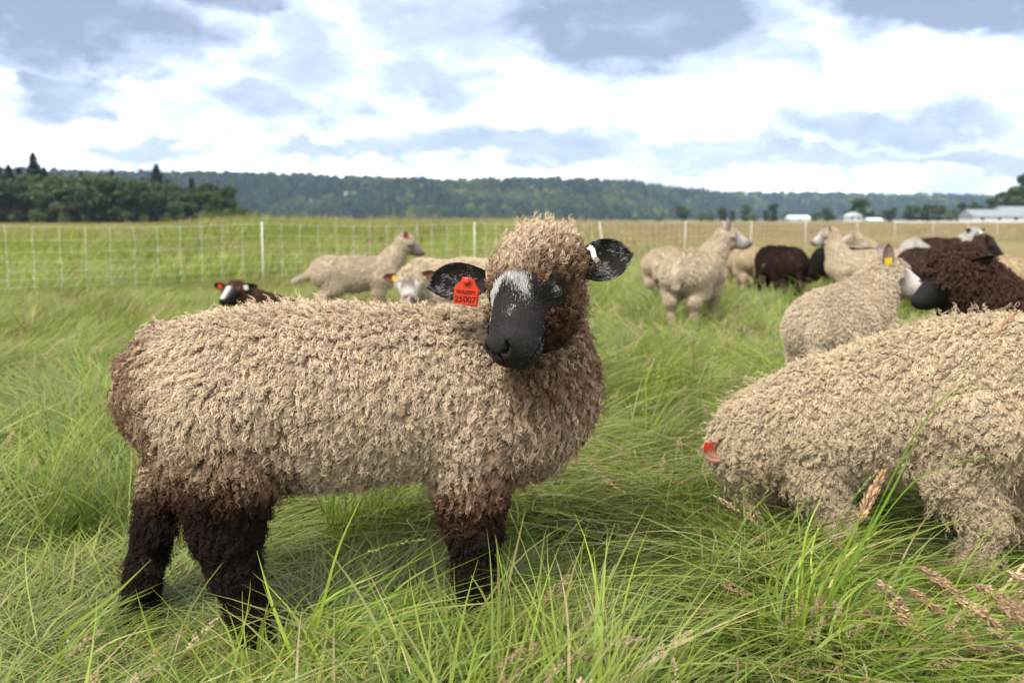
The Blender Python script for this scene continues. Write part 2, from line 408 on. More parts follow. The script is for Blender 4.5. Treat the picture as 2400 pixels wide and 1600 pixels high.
for kind, px, top, wd in [('broad', 1595, 482, 1.5), ('shrub', 1640, 500, 1.6), ('column', 1690, 484, 1.5), ('column', 1712, 492, 1.3), ('column', 1742, 480, 1.5), ('column', 1790, 490, 1.3), ('column', 1808, 476, 1.5),
                      ('shrub', 1838, 500, 1.3), ('broad', 1935, 486, 1.6), ('shrub', 1905, 498, 1.6), ('broad', 1978, 494, 1.1), ('broad', 2006, 468, 1.3), ('broad', 2034, 494, 1.2), ('broad', 2080, 486, 1.5), ('broad', 2126, 480, 1.6),
                      ('broad', 2165, 478, 1.5), ('broad', 2192, 480, 1.4), ('shrub', 2222, 490, 1.4), ('column', 2246, 476, 1.8), ('broad', 2282, 472, 1.3), ('shrub', 1540, 505, 1.4), ('shrub', 1660, 503, 1.6), ('shrub', 1760, 502, 1.6), ('shrub', 2055, 502, 1.4), ('shrub', 1330, 508, 1.5), ('shrub', 1490, 509, 1.5)]:
    tree(kind, px, top, 560 + rng.uniform(-20, 20), {'broad': RT, 'column': 'narrow upright tree on the far edge of the brown field', 'shrub': 'low green bush on the far edge of the brown field'}[kind], {'broad': 'round trees across the field', 'column': 'narrow trees across the field', 'shrub': 'bushes across the field'}[kind], wd)
for px, top in [(2318, 462), (2345, 448), (2372, 432), (2398, 412), (2425, 405), (2460, 400), (2385, 446), (2330, 470)]:
    tree('broad', px, top, 480 + rng.uniform(-20, 20), 'tall dark tree behind the long grey-roofed barn', 'trees behind the barn', .95)

HOUSES = [(735, 474, 8), (660, 434, 7), (815, 457, 8), (1828, 462, 8), (1872, 472, 7)]
def house_spot(px, py):
    t = np.linspace(.02, 1, 200); D, H = ridge(np.array([px])); d = D - 420 + 420 * t
    P = np.stack([(px - 1200) / FPX * d, d, H * sstep(0, 1, t) ** .9], -1); P[:, 2] += (fbm(P * [1, 1, 0], .008, 3) - .5) * 16
    y = HORIZON - (P[:, 2] + 3 - CAM_H) / d * FPX; k = int(np.argmin(np.abs(y - py))); return d[k], P[k, 2], P[k, 0]
# forest canopy on the ridge: uncountable, one object
hm = []
for i in range(5):
    (V, F), _ = crown_broad(300 + i, 130, .26, .9, .05); hm.append(mesh_of('ridge_tree', V, F, None, smooth=False))
for i in range(4):
    V, F = crown_conifer(330 + i, 130, .2); C = V.reshape(-1, 4, 3).mean(1, keepdims=True)
    V = ((V.reshape(-1, 4, 3) - C) * 2.1 + C).reshape(-1, 3); hm.append(mesh_of('ridge_tree', V, F, None, smooth=False))
MAT['canopy'] = pmat('ridge_foliage', (.028, .052, .018), .8, .1, transl=.2, tint=.6, hue=(.16, .20, .045))
for m_ in hm: m_.materials.append(MAT['canopy'])
nt = 11000
hpx = rng.uniform(-800, 3200, nt); tt = rng.random(nt) ** .9 * 1.12
D, H = ridge(hpx)
dd = D - 420 + 420 * tt
zz = H * np.where(tt <= 1, sstep(0, 1, tt) ** .9, 1 - .25 * sstep(1, 1.6, tt))
HP = np.stack([(hpx - 1200) / FPX * dd, dd, zz], -1)
HP[:, 2] += (fbm(HP * [1, 1, 0], .008, 3) - .5) * 16 * (1 - (tt > .85) * .7) - 1
hs = rng.uniform(13, 24, nt)
for px, py, w_ in HOUSES:
    D_, z_, x_ = house_spot(px, py); hs[(np.abs(HP[:, 0] - x_) < 12) & (HP[:, 1] < D_ + 14) & (HP[:, 1] > D_ - 70)] *= .3
dry = np.clip(sstep(.52, .74, fbm(HP * [1, 1, 0], .011, 9, 4)) * rng.uniform(.2, 1, nt) + (rng.random(nt) < .04) * .8, 0, 1) * sstep(300, 1100, hpx) 
scatter('ridge_forest', HP, np.stack([rng.normal(size=nt) * .05, rng.normal(size=nt) * .05, rng.uniform(0, 6.28, nt)], 1), np.stack([hs * rng.uniform(.8, 1.2, nt)] * 2 + [hs], 1),
        np.where(rng.random(nt) < .4, rng.integers(5, 9, nt), rng.integers(0, 5, nt)), proto_collection('ridge_tree', hm), dry)
tag(bpy.data.objects['ridge_forest'], 'dense mixed forest covering the long ridge', None, None, 'stuff')

# ------------------------------------------------------------------ far buildings
def building(name, px0, px1, eave, top, D, depth, wall, roof, label, wins=0, gable=False):
    x0, x1 = (px0 - 1200) / FPX * D, (px1 - 1200) / FPX * D; cx = (x0 + x1) / 2; w = (x1 - x0) / 2
    he = CAM_H + (HORIZON - eave) / FPX * D; ht_ = CAM_H + (HORIZON - top) / FPX * D
    o = empty(name, (cx, D, 0)); tag(o, label, 'building')
    b = MB(); b.box((-w, 0, 0), (w, depth, he)); b.build('wall', MAT[wall], o, False)
    b = MB(); ov = .5
    if gable:      # ridge runs away from the viewer
        b.add([(-w-ov, -ov, he-.2), (0, -ov, ht_), (w+ov, -ov, he-.2), (-w-ov, depth+ov, he-.2), (0, depth+ov, ht_), (w+ov, depth+ov, he-.2)], [(0, 1, 4, 3), (1, 2, 5, 4), (0, 2, 1), (3, 4, 5), (0, 3, 5, 2)])
    else:
        b.add([(-w-ov, -ov, he-.2), (w+ov, -ov, he-.2), (w+ov, depth/2, ht_), (-w-ov, depth/2, ht_), (-w-ov, depth+ov, he-.2), (w+ov, depth+ov, he-.2)], [(0, 1, 2, 3), (3, 2, 5, 4), (0, 3, 4), (1, 5, 2), (0, 4, 5, 1)])
    b.build('roof', MAT[roof], o, False)
    for i in range(wins):
        x = -w + (i + .5) * 2 * w / wins; b = MB(); b.box((x - .7, -.06, he * .35), (x + .7, .1, he * .35 + 1.1)); b.build('window', MAT['dark_glass'], o, False)
    return o
bn = building('barn', 2275, 2470, 507, 491, 400, 14, 'white_wall', 'grey_roof', 'long low barn with grey metal roof and white walls', 5)
building('barn', 2345, 2500, 497, 484, 412, 12, 'white_wall', 'grey_roof', 'taller grey-roofed barn behind the long low barn', 0)
building('shed', 1848, 1893, 512, 505, 520, 10, 'white_wall', 'mint_roof', 'small shed with pale mint metal roof across the field', 1)
building('house', 1984, 2014, 506, 498, 540, 9, 'white_wall', 'white_wall', 'white two-storey farmhouse among the far trees', 2, True)
building('shed', 2032, 2062, 516, 511, 530, 8, 'white_wall', 'mint_roof', 'low pale shed right of the white farmhouse', 0)
for px, py, w_ in HOUSES:
    D, z, x = house_spot(px, py); s_ = w_ / FPX * D
    o = empty('hillside_house', (x, D, z)); tag(o, 'tiny pale house showing between trees on the ridge', 'house', 'houses on the forested ridge')
    b = MB(); b.box((-s_/2, 0, -6), (s_/2, 8, 5.0)); b.build('wall', MAT['white_wall'], o, False)
    b = MB(); b.add([(-s_/2-.5, -.5, 4.9), (s_/2+.5, -.5, 4.9), (s_/2+.5, 4, 7.5), (-s_/2-.5, 4, 7.5), (-s_/2-.5, 8.5, 4.9), (s_/2+.5, 8.5, 4.9)], [(0, 1, 2, 3), (3, 2, 5, 4), (0, 3, 4), (1, 5, 2), (0, 4, 5, 1)]); b.build('roof', MAT['grey_roof'], o, False)
# pale row cover strip along the field's far edge
b = MB(); D = 330
x0, x1 = (2085 - 1200) / FPX * D, (2480 - 1200) / FPX * D; nseg = 24; V, F = [], []
for i in range(nseg + 1):
    x = x0 + (x1 - x0) * i / nseg
    for k in range(6): a = math.pi * k / 5; V.append((x, D - 1.2 * math.cos(a), .02 + .45 * math.sin(a) * (1 + .12 * math.sin(i * 2.1))))
for i in range(nseg):
    for k in range(5): F.append((i*6+k, i*6+k+1, (i+1)*6+k+1, (i+1)*6+k))
b.add(V, F); o = b.build('row_cover', pmat('row_cover_cloth', (.30, .30, .29), .8, .2, noise=(.3, .2))); tag(o, 'long pale row cover along the far edge of the field', 'row cover')

# ------------------------------------------------------------------ electric net fence
FP = [(-420, 10.2), (617, 13.7), (1112, 16.5), (1422, 18.5), (1602, 21.8), (1755, 25.0), (1885, 28), (2003, 31), (2092, 34.2), (2180, 37.5), (2262, 41), (2330, 44.5), (2400, 47.5)]
fpts = [np.array([(px - 1200) / FPX * d, d]) for px, d in FP]
fpts[0] = fpts[1] + (fpts[1] - fpts[2]) / np.linalg.norm(fpts[1] - fpts[2]) * 3.9
fpts.insert(0, fpts[1] + (fpts[1] - fpts[2]) / np.linalg.norm(fpts[1] - fpts[2]) * 7.8)
fence = empty('electric_net_fence', (*fpts[2], 0)); tag(fence, 'white electric netting fence with slim posts across the meadow', 'fence')
LEVELS = [.90, .74, .60, .48, .37, .27, .18, .09]
leans = [0, 0, .004, .006, -.16, .02, .03, -.02, .02, 0, .02, 0, 0, 0]
def fpos(seg, t, z):
    p = fpts[seg] * (1 - t) + fpts[seg + 1] * t
    sag = .045 * 4 * t * (1 - t) * (z / .9)
    le = leans[seg] * (1 - t) + leans[seg + 1] * t
    return np.array([p[0] + le * z, p[1], z - sag])
for i, p in enumerate(fpts):
    b = MB(); le = leans[i]
    b.tube([(p[0], p[1], -.1), (p[0] + le * .95, p[1], .93)], .0075, 8); po = b.build('post', MAT['post']); under(po, fence)
    b = MB(); b.tube([(p[0] + le * .93, p[1], .925), (p[0] + le * .955, p[1], .955)], .0105, 8); c = b.build('cap', MAT['cap'], po)
for li, z in enumerate(LEVELS):
    b = MB(); pts = []
    for s_ in range(len(fpts) - 1):
        for t in np.linspace(0, 1, 9)[:-1]: pts.append(fpos(s_, t, z))
    b.tube(pts, .0011 if li else .0017, 4); under(b.build('horizontal_strand', MAT['twine']), fence)
for s_ in range(len(fpts) - 1):
    for k in range(1, 13):
        t = k / 13; b = MB(); wob = rng.normal(size=len(LEVELS)) * .006; pts = []
        for li, z in enumerate(LEVELS): q = fpos(s_, t, z); q[0] += wob[li] + rng.normal() * .004; pts.append(q)
        b.tube(pts, .0019 if s_ < 4 else .0013, 5)
        for q in pts:      # knots where the strands cross
            b.tube([q + (0, 0, -.008), q + (0, 0, .008)], .0036, 5)
        under(b.build('vertical_strand', MAT['twine']), fence)

# ------------------------------------------------------------------ sheep: implicit bodies, strand fleece
def sdf_mesh(prims, h):
    """prims: ('cone',a,b,ra,rb,k) | ('ell',c,(rx,ry,rz),Rot,k) | ('cut',c,(rx,ry,rz),Rot,k); smooth union, meshed by surface nets"""
    lo = np.full(3, 1e9); hi = -lo
    for p in prims:
        if p[0] == 'cone':
            for q, r in ((p[1], p[3]), (p[2], p[4])): lo = np.minimum(lo, np.asarray(q) - r); hi = np.maximum(hi, np.asarray(q) + r)
        elif p[0] == 'ell': lo = np.minimum(lo, np.asarray(p[1]) - max(p[2])); hi = np.maximum(hi, np.asarray(p[1]) + max(p[2]))
    lo -= 4 * h; hi += 4 * h
    n = np.ceil((hi - lo) / h).astype(int) + 1
    G = [lo[i] + h * np.arange(n[i]) for i in range(3)]
    D = np.full(n, .15, np.float32)
    for p in prims:
        k = p[-1]
        if p[0] == 'cone': bl = np.minimum(np.asarray(p[1]) - p[3], np.asarray(p[2]) - p[4]); bh = np.maximum(np.asarray(p[1]) + p[3], np.asarray(p[2]) + p[4])
        else: bl = np.asarray(p[1]) - max(p[2]); bh = np.asarray(p[1]) + max(p[2])
        m = max(k, 3 * h) + 2 * h
        i0 = np.clip(((bl - m - lo) / h).astype(int), 0, n - 1); i1 = np.clip(((bh + m - lo) / h).astype(int) + 2, 1, n)
        sl = tuple(slice(i0[i], i1[i]) for i in range(3))
        X = np.stack(np.meshgrid(*[G[i][sl[i]] for i in range(3)], indexing='ij'), -1).astype(np.float32)
        if p[0] == 'cone':
            a = np.asarray(p[1], np.float32); ab = np.asarray(p[2], np.float32) - a
            t = np.clip(((X - a) @ ab) / (ab @ ab + 1e-9), 0, 1)
            d = np.linalg.norm(X - a - t[..., None] * ab, axis=-1) - (p[3] + (p[4] - p[3]) * t)
        else:
            q = (X - np.asarray(p[1], np.float32)) @ np.asarray(p[3], np.float32)
            r = np.asarray(p[2], np.float32); k0 = np.linalg.norm(q / r, axis=-1); k1 = np.linalg.norm(q / (r * r), axis=-1)
            d = k0 * (k0 - 1) / (k1 + 1e-6)
        c = D[sl]
        if p[0] == 'cut':
            hh = np.maximum(k - np.abs(c + d), 0) / k; D[sl] = np.maximum(c, -d) + hh * hh * k * .25
        else:
            hh = np.maximum(k - np.abs(c - d), 0) / k; D[sl] = np.minimum(c, d) - hh * hh * k * .25
    S = D < 0
    cnt = np.zeros(n - 1, np.int16); acc = np.zeros(tuple(n - 1) + (3,), np.float32)
    ax_e = []
    for ax in range(3):
        s0 = [slice(None)] * 3; s1 = [slice(None)] * 3; s0[ax] = slice(None, -1); s1[ax] = slice(1, None)
        a, b_ = D[tuple(s0)], D[tuple(s1)]; cr = (a < 0) != (b_ < 0)
        idx = np.argwhere(cr); t = (a[cr] / (a[cr] - b_[cr])).astype(np.float32)
        pos = idx.astype(np.float32); pos[:, ax] += t
        o1, o2 = [q for q in range(3) if q != ax]
        for d1 in (0, 1):
            for d2 in (0, 1):
                c = idx.copy(); c[:, o1] -= d1; c[:, o2] -= d2
                ok = ((c >= 0) & (c < n - 1)).all(1); c = c[ok]
                np.add.at(cnt, tuple(c.T), 1); np.add.at(acc, tuple(c.T), pos[ok])
        ax_e.append((ax, idx, a[cr] < 0))
    cells = cnt > 0; vid = np.full(n - 1, -1, np.int64); vid[cells] = np.arange(cells.sum())
    V = lo + h * acc[cells] / cnt[cells][:, None]
    F = []
    for ax, idx, neg in ax_e:
        o1, o2 = (ax + 1) % 3, (ax + 2) % 3
        ok = (idx[:, o1] > 0) & (idx[:, o2] > 0); idx, neg = idx[ok], neg[ok]
        qs = []
        for d1, d2 in ((1, 1), (0, 1), (0, 0), (1, 0)):
            c = idx.copy(); c[:, o1] -= d1; c[:, o2] -= d2; qs.append(vid[tuple(c.T)])
        q = np.stack(qs, 1); q[~neg] = q[~neg][:, ::-1]; F.append(q)
    return V.astype(np.float64), np.concatenate(F)

def sample(V, F, n, r, weight=None):
    T = np.concatenate([F[:, [0, 1, 2]], F[:, [0, 2, 3]]])
    A, B, C = V[T[:, 0]], V[T[:, 1]], V[T[:, 2]]
    nn = np.cross(B - A, C - A); ar = np.linalg.norm(nn, axis=1) * .5
    if weight is not None: ar = ar * weight((A + B + C) / 3)
    i = r.choice(len(T), n, p=ar / ar.sum()); u, v = r.random(n), r.random(n); f = u + v > 1; u[f], v[f] = 1 - u[f], 1 - v[f]
    P = A[i] + u[:, None] * (B - A)[i] + v[:, None] * (C - A)[i]
    VN = np.zeros_like(V); fn = np.cross(V[F[:, 1]] - V[F[:, 0]], V[F[:, 2]] - V[F[:, 0]])
    for k in range(4): np.add.at(VN, F[:, k], fn)
    VN = nrm(VN); W = np.stack([1 - u - v, u, v], 1)
    return P, nrm((VN[T[i]] * W[..., None]).sum(1))

def hair(name, P, rad, col, mat):
    """P (n,m,3) strand points, rad (n,m), col (n,m,3) -> hair curves object"""
    n, m = P.shape[:2]
    hc = bpy.data.hair_curves.new(name); hc.add_curves([m] * n)
    hc.attributes['position'].data.foreach_set('vector', P.astype(np.float32).ravel()) if 'position' in hc.attributes else hc.position_data.foreach_set('vector', P.astype(np.float32).ravel())
    a = hc.attributes.get('radius') or hc.attributes.new('radius', 'FLOAT', 'POINT'); a.data.foreach_set('value', rad.astype(np.float32).ravel())
    c = np.ones((n, m, 4), np.float32); c[..., :3] = col
    a = hc.attributes.new('col', 'FLOAT_COLOR', 'POINT'); a.data.foreach_set('color', c.ravel())
    hc.materials.append(mat)
    return obj(name, hc)

def fleece(name, V, F, r, nlock, k, length, colf, flow, rootr=.006, wave=.004, freq=2.2, m=7, rad=(.0011, .0006), weight=None, lift=.55, clump=.75, jitter=.35, cluster=0, pull=.4, dither=0):
    P, Nn = sample(V, F, nlock, r, weight)
    g = flow(P, Nn); g = g - (g * Nn).sum(1, keepdims=True) * Nn; g = nrm(g + .25 * r.normal(size=g.shape))
    L = (length(P) if callable(length) else np.full(nlock, length)) * r.uniform(.75, 1.2, nlock)
    d = nrm(Nn * lift + g * (1 - lift) + r.normal(size=g.shape) * jitter * .5)
    u = nrm(np.cross(Nn, g)); v = np.cross(u, d)
    t = np.linspace(0, 1, m)
    C = P[:, None] + d[:, None] * (L[:, None] * t)[..., None] + g[:, None] * (L[:, None] * .45 * t ** 2)[..., None]      # (n,m,3)
    if cluster:       # neighbouring locks mat together towards shared tips, leaving partings between
        from mathutils.kdtree import KDTree
        nc = max(nlock // cluster, 1); kd = KDTree(nc)
        for i in range(nc): kd.insert(P[i], i)
        kd.balance(); ci = np.array([kd.find(p)[1] for p in P]); near_ = (np.linalg.norm(P[ci] - P, axis=1) < .03)[:, None, None]
        tip_ = C[ci, -1] - g[ci] * .004; dl = (tip_ - C[:, -1]) ; dl -= (dl * Nn).sum(1, keepdims=True) * Nn * .5
        C = C + near_ * dl[:, None] * (pull * r.uniform(.5, 1.2, nlock)[:, None] * t ** 1.5)[..., None]
        C = C + (Nn * (r.normal(size=nc) * .0022)[ci][:, None])[:, None] * t[None, :, None]
    th = r.uniform(0, 6.28, (nlock, k)); rr = rootr * np.sqrt(r.random((nlock, k)))
    off = (np.cos(th) * rr)[..., None] * u[:, None] + (np.sin(th) * rr)[..., None] * g[:, None]                    # (n,k,3)
    ph = r.uniform(0, 6.28, nlock)[:, None] + r.normal(size=(nlock, k)) * .55
    fr = freq * r.uniform(.75, 1.3, nlock)[:, None] * 6.28
    amp = wave * r.uniform(.5, 1.4, (nlock, k))
    A = fr[..., None] * t + ph[..., None]                                                                          # (n,k,m)
    w = amp[..., None] * np.minimum(t * 2.5, 1)
    S = C[:, None] + off[:, :, None] * (1 - clump * t)[None, None, :, None] + (w * np.sin(A))[..., None] * u[:, None, None] + (w * np.cos(A))[..., None] * v[:, None, None]
    S = S + (r.normal(size=(nlock, k, 1, 3)) * .0022) * t[None, None, :, None]
    tip, root = colf(P, r)                                                                                         # (n,3) each
    var = r.uniform(.82, 1.15, (nlock, 1, 1, 1)) * r.uniform(.85, 1.12, (nlock, k, 1, 1))
    mix = np.clip(t * 1.25, 0, 1)[None, None, :, None]
    col = (root[:, None, None] * (1 - mix) + tip[:, None, None] * mix) * var
    rad_ = (rad[0] + (rad[1] - rad[0]) * t)[None] * np.ones((nlock * k, 1))
    return hair(name, S.reshape(-1, m, 3), rad_, np.broadcast_to(col, S.shape).reshape(-1, m, 3), MAT['wool'])

def face_hair(name, V, F, r, n, length, colf, flow, weight, rad=.0007, lift=.25, m=4):
    P, Nn = sample(V, F, n, r, weight)
    g = flow(P, Nn); g = g - (g * Nn).sum(1, keepdims=True) * Nn; g = nrm(nrm(g) + .18 * r.normal(size=g.shape))
    L = (length(P) if callable(length) else np.full(n, length)) * r.uniform(.6, 1.3, n); t = np.linspace(0, 1, m)
    d = nrm(g + Nn * lift)
    S = P[:, None] - Nn[:, None] * .001 + d[:, None] * (L[:, None] * t)[..., None] - Nn[:, None] * (L[:, None] * .12 * t ** 2)[..., None]
    c = colf(P, r)[:, None] * r.uniform(.75, 1.25, (n, 1, 1)) * np.ones((1, m, 1))
    return hair(name, S, (rad * (1.05 - .75 * t))[None] * np.ones((n, 1)), c, MAT['fur'])

class Head:
    """head frame: f forward along the muzzle, s to the animal's left, u up off the face"""
    def __init__(s, c, F, U, scale=1.0):
        s.c = np.asarray(c, float); s.F = nrm(np.asarray(F, float)); U = np.asarray(U, float); s.U = nrm(U - (U @ s.F) * s.F); s.S = np.cross(s.U, s.F); s.k = scale
        s.M = np.stack([s.F, s.S, s.U], 1)
    def w(s, f, a, u): return s.c + s.k * (f * s.F + a * s.S + u * s.U)
    def loc(s, P): return (P - s.c) @ s.M / s.k
def head_prims(H, fine=False):
    k = H.k; w = H.w
    P = [('cone', w(-.03, 0, 0), w(.04, 0, .005), .082 * k, .074 * k, .04 * k),
         ('cone', w(.03, 0, .008), w(.125, 0, .0), .068 * k, (.055 if fine else .050) * k, .04 * k),
         ('cone', w(.12, 0, -.002), w(.182, 0, -.008), (.054 if fine else .048) * k, (.049 if fine else .043) * k, .03 * k),
         ('cone', w(.0, 0, -.055), w(.155, 0, -.040), .052 * k, .030 * k, .03 * k)]
    for s in (-1, 1):
        P.append(('cone', w(.02, s * .052, .032), w(.062, s * .060, .026), .030 * k, .022 * k, .03 * k))   # brow
    if fine:
        def E(kind, c, rad, kk): P.append((kind, w(*c), tuple(q * k for q in rad), H.M, kk * k))
        for s in (-1, 1):
            E('ell', (.180, s * .026, -.016), (.032, .029, .031), .016)         # upper lip pads
            E('ell', (.198, s * .024, .016), (.024, .019, .019), .012)          # nostril wings
            P.append(('cone', w(.036, s * .070, -.008), w(.085, s * .066, -.010), .011 * k, .008 * k, .016 * k))   # lower lid, cheek bone
            E('cut', (.060, s * .087, .0145), (.018, .016, .0135), .006)         # eye socket
        E('ell', (.172, 0, -.056), (.034, .036, .020), .014)                    # chin
        E('ell', (.205, 0, .004), (.017, .018, .020), .012)
        for s in (-1, 1):
            E('cut', (.219, s * .027, .020), (.017, .0055, .010), .005); E('cut', (.222, s * .016, .010), (.012, .009, .005), .005)    # nostril, comma shaped
            E('cut', (.178, s * .044, -.040), (.06, .028, .0042), .005)         # mouth line
        E('cut', (.226, 0, -.012), (.014, .0032, .024), .005)                   # philtrum
    return P

def ear_mesh(base, A, Nv, L, Wd, cup=.35, th=.004, nu=15, nv=11, curl=.0):
    """leaf-shaped cupped ear; A base->tip, Nv the hollow side"""
    A = nrm(np.asarray(A, float)); Nv = nrm(np.asarray(Nv, float) - (np.asarray(Nv, float) @ A) * A); S = np.cross(Nv, A)
    V = []
    for side in (0, 1):
        for i in range(nu):
            t = i / (nu - 1); w = Wd * .5 * (.45 + .55 * np.sin(np.pi / 2 * min(t / .5, 1)) if t < .5 else max(1 - ((t - .5) / .5) ** 2.1, 0.0) ** .55 + .01)
            for j in range(nv):
                v = -1 + 2 * j / (nv - 1)
                p = base + A * (L * t * (1 - .05 * v * v)) + S * (w * v) + Nv * (cup * w * (v * v - .5) + curl * L * t * t - side * th * (1 - .6 * abs(v)))
                V.append(p)
    F = []
    o = nu * nv
    for i in range(nu - 1):
        for j in range(nv - 1):
            a = i * nv + j; F.append((a, a + 1, a + nv + 1, a + nv)); F.append((o + a, o + a + nv, o + a + nv + 1, o + a + 1))
    for i in range(nu - 1):
        for j in (0, nv - 1):
            a = i * nv + j; q = (a, a + nv, o + a + nv, o + a); F.append(q if j == 0 else q[::-1])
    for j in range(nv - 1): a = (nu - 1) * nv + j; F.append((a, a + 1, o + a + 1, o + a))
    return np.array(V), np.array(F)
def ball(c, r, n=14):
    V, F = [], []
    for i in range(n + 1):
        for j in range(2 * n): a, b_ = math.pi * i / n, math.pi * j / n; V.append((c[0] + r * math.sin(a) * math.cos(b_), c[1] + r * math.sin(a) * math.sin(b_), c[2] + r * math.cos(a)))
    for i in range(n):
        for j in range(2 * n): F.append((i*2*n+j, (i+1)*2*n+j, (i+1)*2*n+(j+1) % (2*n), i*2*n+(j+1) % (2*n)))
    return V, F
def flat_tag(root, c, right, up, w, h, mat, name='ear_tag', neck=True, lines=None, th=.0022):
    right, up = nrm(np.asarray(right, float)), np.asarray(up, float); up = nrm(up - (up @ right) * right); nv = np.cross(right, up)
    out = [(-.5, -.5), (.5, -.5), (.5, .12), (.27, .34), (.2, .5), (-.2, .5), (-.27, .34), (-.5, .12)] if neck else [(-.5, -.5), (.5, -.5), (.5, .5), (-.5, .5)]
    V = [c + right * x * w + up * y * h + nv * s * th / 2 for s in (1, -1) for x, y in out]; k = len(out)
    F = [tuple(range(k)), tuple(range(2 * k - 1, k - 1, -1))] + [(i, k + i, k + (i + 1) % k, (i + 1) % k) for i in range(k)]
    b = MB(); b.add(V, F); o = b.build(name, mat, None, False); under(o, root)
    if neck:
        b = MB(); q = c + up * h * .36
        b.tube([q + nv * (-.001), q + nv * .005], w * .17, 18); s_ = b.build('stud', mat, o)
        b = MB()
        for i in range(6):
            a = i * math.pi / 3; p = q + (right * math.cos(a) + up * math.sin(a)) * w * .095; b.tube([p + nv * .0048, p + nv * .0056], w * .028, 6)
        b.build('stud_hole', MAT['ink'], o)
    for txt, y, size in (lines or []):
        cu = bpy.data.curves.new('lettering', 'FONT'); cu.body = txt; cu.size = size; cu.align_x = 'CENTER'; cu.extrude = .0003; cu.offset = .0004
        to = bpy.data.objects.new('tmp', cu); COL.objects.link(to)
        dg = bpy.context.evaluated_depsgraph_get(); me = bpy.data.meshes.new_from_object(to.evaluated_get(dg))
        bpy.data.objects.remove(to)
        mm = np.eye(4); mm[:3, 0] = right; mm[:3, 1] = up; mm[:3, 2] = nv; mm[:3, 3] = c + up * y * h + nv * (th / 2 + .0006)
        me.transform(Matrix(mm.tolist())); me.materials.clear(); me.materials.append(MAT['ink']); obj('lettering', me, o)
    return o

def finish(root, V, F, colf_body, name='body'):
    me = mesh_of(name, V, F, MAT['skin'], col=colf_body(V)); return under(obj(name, me), root)
DOWN = np.array([0, 0, -1.])

